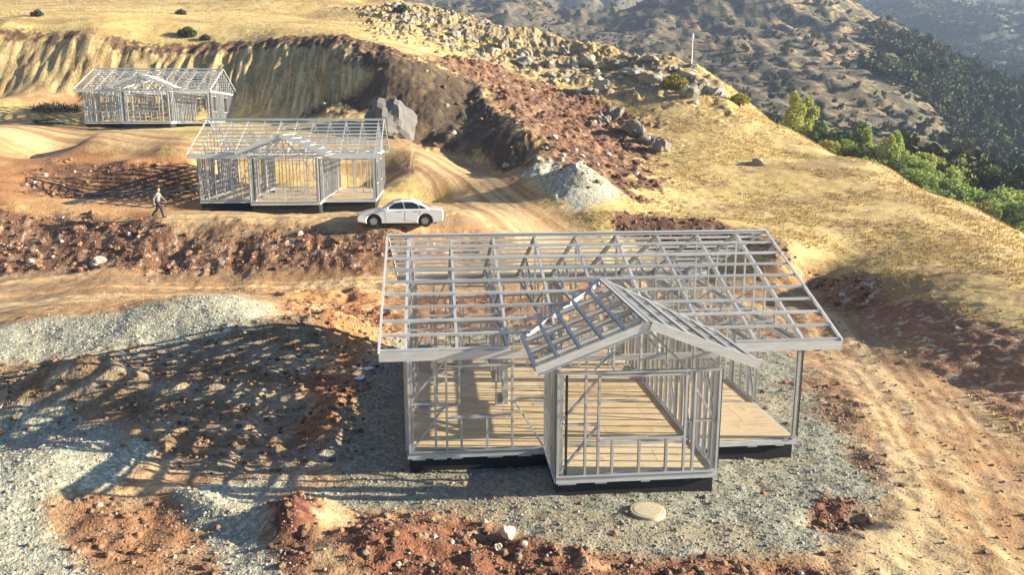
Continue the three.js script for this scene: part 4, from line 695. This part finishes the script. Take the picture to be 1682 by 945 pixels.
// ---------------------------------------------------------------- small things on the site
{ // concrete ring with its lid in front of the bay
  const M = thing('manhole', 'round cream concrete manhole standing in gravel before the front bay', 'manhole', [5.06, onGround(5.06, 2.5) - .05, 2.5]);
  const cm = new THREE.MeshStandardMaterial({ color: lin(.62, .53, .36), map: zinc, roughness: .9 });
  const ring = new THREE.LatheGeometry([[.0, 0], [.36, 0], [.37, .02], [.37, .17], [.355, .185], [.3, .185]].map((p) => new THREE.Vector2(...p)), 40); put(new THREE.Mesh(ring, cm), 'ring', M);
  const lid = new THREE.LatheGeometry([[0, .2], [.29, .198], [.3, .185], [.3, .15]].map((p) => new THREE.Vector2(...p)).reverse(), 40); put(new THREE.Mesh(lid, cm), 'lid', M); M.scale.y = .62;
}
{ // mast on the crest
  const p = [29.08, 15.27, -70.10], M = thing('mast', 'thin white mast standing on the rocky crest', 'mast', [p[0], onGround(p[0], p[2]) - .2, p[2]]);
  const h = 2.4 + p[1] - M.position.y; const g = new THREE.CylinderGeometry(.05, .07, h, 8); g.translate(0, h / 2, 0); put(new THREE.Mesh(g, white), 'pole', M);
  const b = put(new THREE.Mesh(new THREE.CylinderGeometry(.11, .11, .5, 10), white), 'cap', M); b.position.y = h;
}
{ // long boards lying in the pit
  const a = [-17.90, -34.96], B = thing('timber_stack', 'long weathered grey boards lying stacked in the dark pit left of the middle house', 'timber stack', [a[0], onGround(a[0], a[1]) + .05, a[1]], .03), r = rng(8);
  const wood = [[.3, .25, .2], [.42, .37, .31], [.22, .17, .13]].map((c) => new THREE.MeshStandardMaterial({ color: lin(...c), map: plyGrain, roughness: .9 })), bg = new THREE.BoxGeometry(1, .05, .2);
  for (let k = 0; k < 22; k++) { const m = put(new THREE.Mesh(bg, wood[k % 3]), 'board', B); m.scale.x = 3.2 + 2.4 * r(); m.position.set((r() - .5) * 2.4, .03 + .075 * Math.floor(k / 7), (k % 7) * .3 - .9 + (r() - .5) * .15); m.rotation.set((r() - .5) * .1, (r() - .5) * .16, (r() - .5) * .04); }
  for (const x of [-1.5, 1.4]) { const m = put(new THREE.Mesh(new THREE.BoxGeometry(.1, .1, 2.1), wood[2]), 'bearer', B); m.position.set(x, -.06, -.05); }
}
for (const [x, z, w, t, l] of [[-1.68, -8.36, .3, .4, 'white board scrap nearest the wall in the dark strip left of the near house'], [-1.75, -7.29, .22, 1.2, 'smaller white board scrap at the outer edge of the dark strip']]) {
  const s = new THREE.Shape([[-w, -.1], [-.2 * w, -.16], [w, -.05], [.8 * w, .12], [0, .1], [-.9 * w, .14]].map((p) => new THREE.Vector2(...p))), g = new THREE.ExtrudeGeometry(s, { depth: .02, bevelEnabled: false }); g.rotateX(-Math.PI / 2);
  const m = put(new THREE.Mesh(g, white), 'board_scrap'); m.position.set(x, onGround(x, z) + .03, z); m.rotation.set(.12, t, -.08); tag(m, l, 'board scrap');
}
{ // dark brush heap and crumpled green sheet beside the far house
  const a = [-32.33, -57.73], H = thing('brush_heap', 'dark heap of dry branches left of the farthest house frame', 'brush heap', [a[0], onGround(a[0], a[1]), a[1]]), r = rng(18), gs = [[], []]; H.scale.set(.8, .6, .8);
  for (let k = 0; k < 240; k++) { const an = r() * 6.28, q = Math.sqrt(r()), l = .5 + 1.2 * r(), g = new THREE.CylinderGeometry(.02, .05, l, 4); g.rotateZ((r() - .5) * 2.6); g.rotateY(r() * 6.28); g.translate(q * Math.cos(an) * 2.6, .15 + (1 - q) * 1.1 * r() + .2, q * Math.sin(an) * 1.3); gs[k % 2].push(g); }
  put(new THREE.Mesh(mergeGeometries(gs[0]), new THREE.MeshStandardMaterial({ color: lin(.05, .04, .03), roughness: 1 })), 'branches', H); put(new THREE.Mesh(mergeGeometries(gs[1]), new THREE.MeshStandardMaterial({ color: lin(.12, .09, .06), roughness: 1 })), 'twigs', H);
  const b = [-30.19, -51.35], g = new THREE.PlaneGeometry(2.6, 1.4, 26, 14); g.rotateX(-Math.PI / 2); const p = g.attributes.position; for (let i = 0; i < p.count; i++) { const x = p.getX(i), z = p.getZ(i); p.setY(i, .35 * fbm(x * 1.6 + 4, z * 1.6, 411, 3) + .25 * (1 - (x / 1.3) ** 2) - .1); p.setX(i, x + .2 * noise(z * 2, x, 412)); } g.computeVertexNormals();
  const m = put(new THREE.Mesh(g, new THREE.MeshStandardMaterial({ color: lin(.12, .22, .16), roughness: .6, side: THREE.DoubleSide })), 'tarpaulin'); m.position.set(b[0], onGround(b[0], b[1]) + .02, b[1]); tag(m, 'crumpled green tarpaulin on the ground below the brush heap', 'tarpaulin');
}
// ---------------------------------------------------------------- trees and bushes
const leafM = (c) => new THREE.MeshPhysicalMaterial({ color: lin(...c), roughness: 1, transmission: .35, thickness: 0, side: THREE.DoubleSide });
const barkM = new THREE.MeshStandardMaterial({ color: lin(.12, .09, .06), roughness: 1 });
function crownGeo(seed, clumps, n, leaf) {                     // clumps: [x, y, z, rx, ry, rz]
  const r = rng(seed), p = [], a = new THREE.Vector3(), b = new THREE.Vector3(), q = new THREE.Vector3();
  for (let k = 0; k < n; k++) {
    const c = clumps[Math.floor(r() * clumps.length)], u = r() * 2 - 1, t = r() * 6.28, w = Math.sqrt(1 - u * u), rad = .45 + .6 * Math.pow(r(), .6);
    q.set(c[0] + c[3] * rad * w * Math.cos(t), c[1] + c[4] * rad * u, c[2] + c[5] * rad * w * Math.sin(t));
    a.set(r() - .5, r() - .5, r() - .5).normalize(); b.set(r() - .5, r() - .5, r() - .5).cross(a).normalize(); const s = leaf * (.6 + .8 * r());
    a.multiplyScalar(s); b.multiplyScalar(s * .55);
    p.push(q.x - a.x, q.y - a.y, q.z - a.z, q.x + b.x, q.y + b.y, q.z + b.z, q.x + a.x, q.y + a.y, q.z + a.z, q.x - a.x, q.y - a.y, q.z - a.z, q.x + a.x, q.y + a.y, q.z + a.z, q.x - b.x, q.y - b.y, q.z - b.z);
  }
  const g = new THREE.BufferGeometry(); g.setAttribute('position', new THREE.Float32BufferAttribute(p, 3)); g.computeVertexNormals(); return g;
}
function trunkGeo(seed, h, r0, tips) {
  const r = rng(seed), gs = [], tube = (a, b, ra, rb) => { const d = new THREE.Vector3(b[0] - a[0], b[1] - a[1], b[2] - a[2]), l = d.length(), g = new THREE.CylinderGeometry(rb, ra, l, 7); g.translate(0, l / 2, 0); g.applyQuaternion(new THREE.Quaternion().setFromUnitVectors(new THREE.Vector3(0, 1, 0), d.normalize())); g.translate(...a); gs.push(g); };
  let p = [0, 0, 0]; const N = 5; const pts = [p]; for (let k = 1; k <= N; k++) { const q = [p[0] + (r() - .5) * .25, h * k / N, p[2] + (r() - .5) * .25]; tube(p, q, r0 * (1 - (k - 1) / N * .8), r0 * (1 - k / N * .8)); p = q; pts.push(q); }
  for (const c of tips) tube(pts[Math.max(1, Math.min(N, Math.floor(c[1] / h * N) - 1))], [c[0] * .8, c[1], c[2] * .8], r0 * .4, r0 * .12);
  return mergeGeometries(gs);
}
function clumpsOf(kind, seed) {
  const r = rng(seed), c = [];
  if (kind === 'poplar') for (let k = 0; k < 16; k++) { const y = 1.4 + 7 * k / 16; const w = 1.1 * Math.sin(.5 + 2.4 * k / 16) + .35; c.push([(r() - .5) * w * 1.1, y, (r() - .5) * w * 1.1, w * .6, .9, w * .6]); }
  else for (let k = 0; k < 18; k++) { const a = r() * 6.28, q = Math.sqrt(r()) * 2.1, y = 1.5 + 3.2 * r() * (1 - q / 4.2); c.push([q * Math.cos(a), y, q * Math.sin(a), .7 + .5 * r(), .6 + .35 * r(), .7 + .5 * r()]); }
  return c;
}
const treeKinds = [['poplar', 501, [.4, .42, .1]], ['round', 502, [.24, .32, .07]], ['round', 503, [.34, .4, .1]], ['round', 504, [.12, .18, .05]], ['poplar', 505, [.34, .4, .09]], ['round', 506, [.38, .36, .09]]].map(([k, s, c]) => { const cl = clumpsOf(k, s); return { crown: crownGeo(s, cl, 3000, .2), trunk: trunkGeo(s, k === 'poplar' ? 7.5 : 3.4, .2, cl.slice(0, 7)), mat: leafM(c) }; });
const protoTree = treeKinds.map(() => null);
// kind, foot (x, y, z), height scale, width scale, label, group
function tree(k, p, s, w, label, group) {
  let t; if (!protoTree[k]) { t = protoTree[k] = thing('tree', label, 'tree', p, 0, group); put(new THREE.Mesh(treeKinds[k].trunk, barkM), 'trunk', t); put(new THREE.Mesh(treeKinds[k].crown, treeKinds[k].mat), 'crown', t); }
  else { t = copyOf(protoTree[k], 'tree', p, (p[0] * 7.3) % 6.28, label); if (group) t.userData.group = group; else delete t.userData.group; }
  t.scale.set(w, s, w); t.rotation.y = (p[0] * 7.3) % 6.28; return t;
}
const foot = (x, z, y) => [x, Math.min(y, farY(x, z) + .2), z];
const TREES = [
[0, [48.7, 12.6, -86.3], 108, 9, 1.25, 'tall yellow poplar standing first on the left of the valley row'],
[0, [51.6, 12.0, -88.0], 110, 8, 1, 'shorter yellow poplar just right of the tallest poplar'],
[3, [52.1, 9.0, -84.9], 107, 5.5, 0.9, 'dark green rounded tree, second from the left of its colour in the valley row', 'dark green trees of the valley row'],
[3, [49.2, 9.7, -90.2], 112, 5, 0.8, 'dark green rounded tree, leftmost of its colour in the valley row', 'dark green trees of the valley row'],
[1, [53.2, 8.2, -81.8], 104, 6.5, 1.1, 'mid green rounded tree, leftmost of its colour in the valley row', 'mid green trees of the valley row'],
[3, [56.3, 8.9, -83.5], 106, 6.5, 1, 'dark green rounded tree, third from the left of its colour in the valley row', 'dark green trees of the valley row'],
[4, [55.9, 7.9, -80.5], 103, 7, 0.8, 'slim green poplar, leftmost of its colour in the valley row', 'slim poplars of the valley row'],
[2, [56.3, 7.3, -77.5], 100, 6, 1, 'yellow green rounded tree, leftmost of its colour in the valley row', 'yellow green trees of the valley row'],
[4, [58.3, 7.5, -77.3], 100, 8, 0.9, 'slim green poplar, rightmost of its colour in the valley row', 'slim poplars of the valley row'],
[0, [56.5, 7.0, -76.4], 99, 7, 0.7, 'thin yellow poplar among the rounded trees in the middle of the row'],
[1, [58.9, 5.7, -75.2], 98, 6, 1.1, 'mid green rounded tree, third from the left of its colour in the valley row', 'mid green trees of the valley row'],
[5, [62.3, 5.9, -77.9], 101, 6, 0.95, 'golden leaved rounded tree, second from the left of its colour in the valley row', 'golden trees of the valley row'],
[2, [60.1, 4.7, -72.1], 95, 6, 1.1, 'yellow green rounded tree, second from the left of its colour in the valley row', 'yellow green trees of the valley row'],
[1, [56.9, 4.3, -70.4], 93, 5, 1.1, 'mid green rounded tree, fourth from the left of its colour in the valley row', 'mid green trees of the valley row'],
[2, [68.1, 5.5, -80.3], 104, 5.5, 0.9, 'yellow green rounded tree, third from the left of its colour in the valley row', 'yellow green trees of the valley row'],
[1, [59.8, 3.4, -69.1], 92, 6, 1.2, 'mid green rounded tree, sixth from the left of its colour in the valley row', 'mid green trees of the valley row'],
[5, [65.7, 4.1, -74.5], 98, 6, 0.9, 'golden leaved rounded tree, third from the left of its colour in the valley row', 'golden trees of the valley row'],
[1, [61.3, 2.5, -66.9], 90, 6, 1.2, 'mid green rounded tree, eighth from the left of its colour in the valley row', 'mid green trees of the valley row'],
[3, [68.4, 3.6, -74.3], 98, 6, 1.1, 'dark green rounded tree, fifth from the left of its colour in the valley row', 'dark green trees of the valley row'],
[2, [62.1, 1.6, -64.8], 88, 6, 1.2, 'yellow green rounded tree, fourth from the left of its colour in the valley row', 'yellow green trees of the valley row'],
[1, [66.2, 2.4, -68.5], 92, 6.5, 1.2, 'mid green rounded tree, ninth from the left of its colour in the valley row', 'mid green trees of the valley row'],
[5, [59.6, 0.8, -63.1], 86, 5, 0.9, 'golden leaved rounded tree, rightmost of its colour in the valley row', 'golden trees of the valley row'],
[2, [66.7, 1.8, -66.4], 90, 7, 1.2, 'yellow green rounded tree, rightmost of its colour in the valley row', 'yellow green trees of the valley row'],
[3, [61.4, 0.3, -60.9], 84, 5.5, 1.1, 'dark green rounded tree, rightmost of its colour in the valley row', 'dark green trees of the valley row'],
[1, [62.6, 0.1, -59.8], 83, 6, 1.2, 'mid green rounded tree, rightmost of its colour in the valley row', 'mid green trees of the valley row'],
[1, [54.5, 5.3, -75.6], 98, 5, 1.1, 'mid green rounded tree, second from the left of its colour in the valley row', 'mid green trees of the valley row'],
[3, [55.8, 4.5, -72.5], 95, 5, 1.1, 'dark green rounded tree, fourth from the left of its colour in the valley row', 'dark green trees of the valley row'],
[1, [56.8, 2.9, -67.4], 90, 5, 1.2, 'mid green rounded tree, fifth from the left of its colour in the valley row', 'mid green trees of the valley row'],
[1, [58.8, 1.2, -65.2], 88, 5, 1.2, 'mid green rounded tree, seventh from the left of its colour in the valley row', 'mid green trees of the valley row'],
[5, [50.8, 7.0, -80.0], 102, 4, 0.8, 'golden leaved rounded tree, leftmost of its colour in the valley row', 'golden trees of the valley row'],
];
for (const [k, top, dist, hgt, w, label, group] of TREES) { const full = k === 0 || k === 4 ? 8.8 : 5.2; tree(k, [top[0], top[1] - hgt, top[2]], hgt / full, w, label, group); }
for (const [x, z, s, l] of [[-23.78, -68.98, .85, 'dark green bush at the lip of the clay cut above the far house'], [-21.80, -68.20, .5, 'smaller dark bush right beside the largest bush on the cut lip'], [-26.84, -78.13, .55, 'lone green bush in the upper dry field'], [-39.12, -71.55, .6, 'low dark bush at the left end of the upper field'], [24.12, -59.98, 1.1, 'yellow green bush just below the rocky outcrop'], [29.91, -57.95, .9, 'yellow bush at the right tip of the rocky outcrop'], [-2.93, -90.57, 1.0, 'pale green bush on the slope near the top of the picture']]) {
  const B = thing('bush', l, 'bush', [x, onGround(x, z) - .1, z]), yel = l.includes('yellow');
  put(new THREE.Mesh(crownGeo(600 + Math.floor(s * 10), [[0, .6, 0, .9, .6, .8], [.6, .5, .2, .6, .5, .6], [-.6, .45, -.1, .6, .45, .6], [.1, .9, -.1, .5, .4, .5]], 900, .13), leafM(yel ? [.34, .3, .05] : [.06, .08, .03])), 'foliage', B);
  put(new THREE.Mesh(trunkGeo(7, .6, .06, [[.4, .6, .2], [-.4, .5, -.1]]), barkM), 'stem', B); B.scale.setScalar(s);
}
// woods on the valley floor and scrub on the mountain slopes
{
  const cl = []; const r0 = rng(3); for (let k = 0; k < 7; k++) cl.push([(r0() - .5) * 1.2, .9 + .9 * r0(), (r0() - .5) * 1.2, .55, .5, .55]);
  const g = crownGeo(701, cl, 170, .26), M = new THREE.InstancedMesh(g, new THREE.MeshStandardMaterial({ color: 0xffffff, roughness: 1, side: THREE.DoubleSide }), 30000), r = rng(704), d = new THREE.Object3D(), c = new THREE.Color(); let n = 0;
  for (let t = 0; t < 600000 && n < 30000; t++) {
    const dist = 110 + 900 * Math.pow(r(), 1.5), a = -.12 + .98 * r(), x = .72 + dist * Math.sin(a), z = 17.5 - dist * Math.cos(a); if (z > -60) continue; const y = farY(x, z), w = woods(x, z, y);
    if (r() > .1 + .85 * w * w) continue;
    const s = w > .4 ? 1.1 + 1.5 * r() * r() : .35 + 1.1 * r() ** 3; d.position.set(x, y - .3 * s, z); d.rotation.y = r() * 6.28; d.scale.set(s, s * (.8 + .6 * r()), s); d.updateMatrix(); M.setMatrixAt(n, d.matrix);
    const p = r(), k = .7 + .5 * r(); if (p < .07 && w > .4) c.setRGB(.2 * k, .2 * k, .05 * k); else if (p < .6) c.setRGB(.1 * k, .115 * k, .05 * k); else c.setRGB(.15 * k, .145 * k, .07 * k); M.setColorAt(n, c); n++;
  }
  M.count = n; put(M, 'valley_wood'); M.userData.kind = 'stuff'; M.userData.label = 'dark green wood and scrub over the valley and mountain slopes';
}
renderer.render(scene, camera);
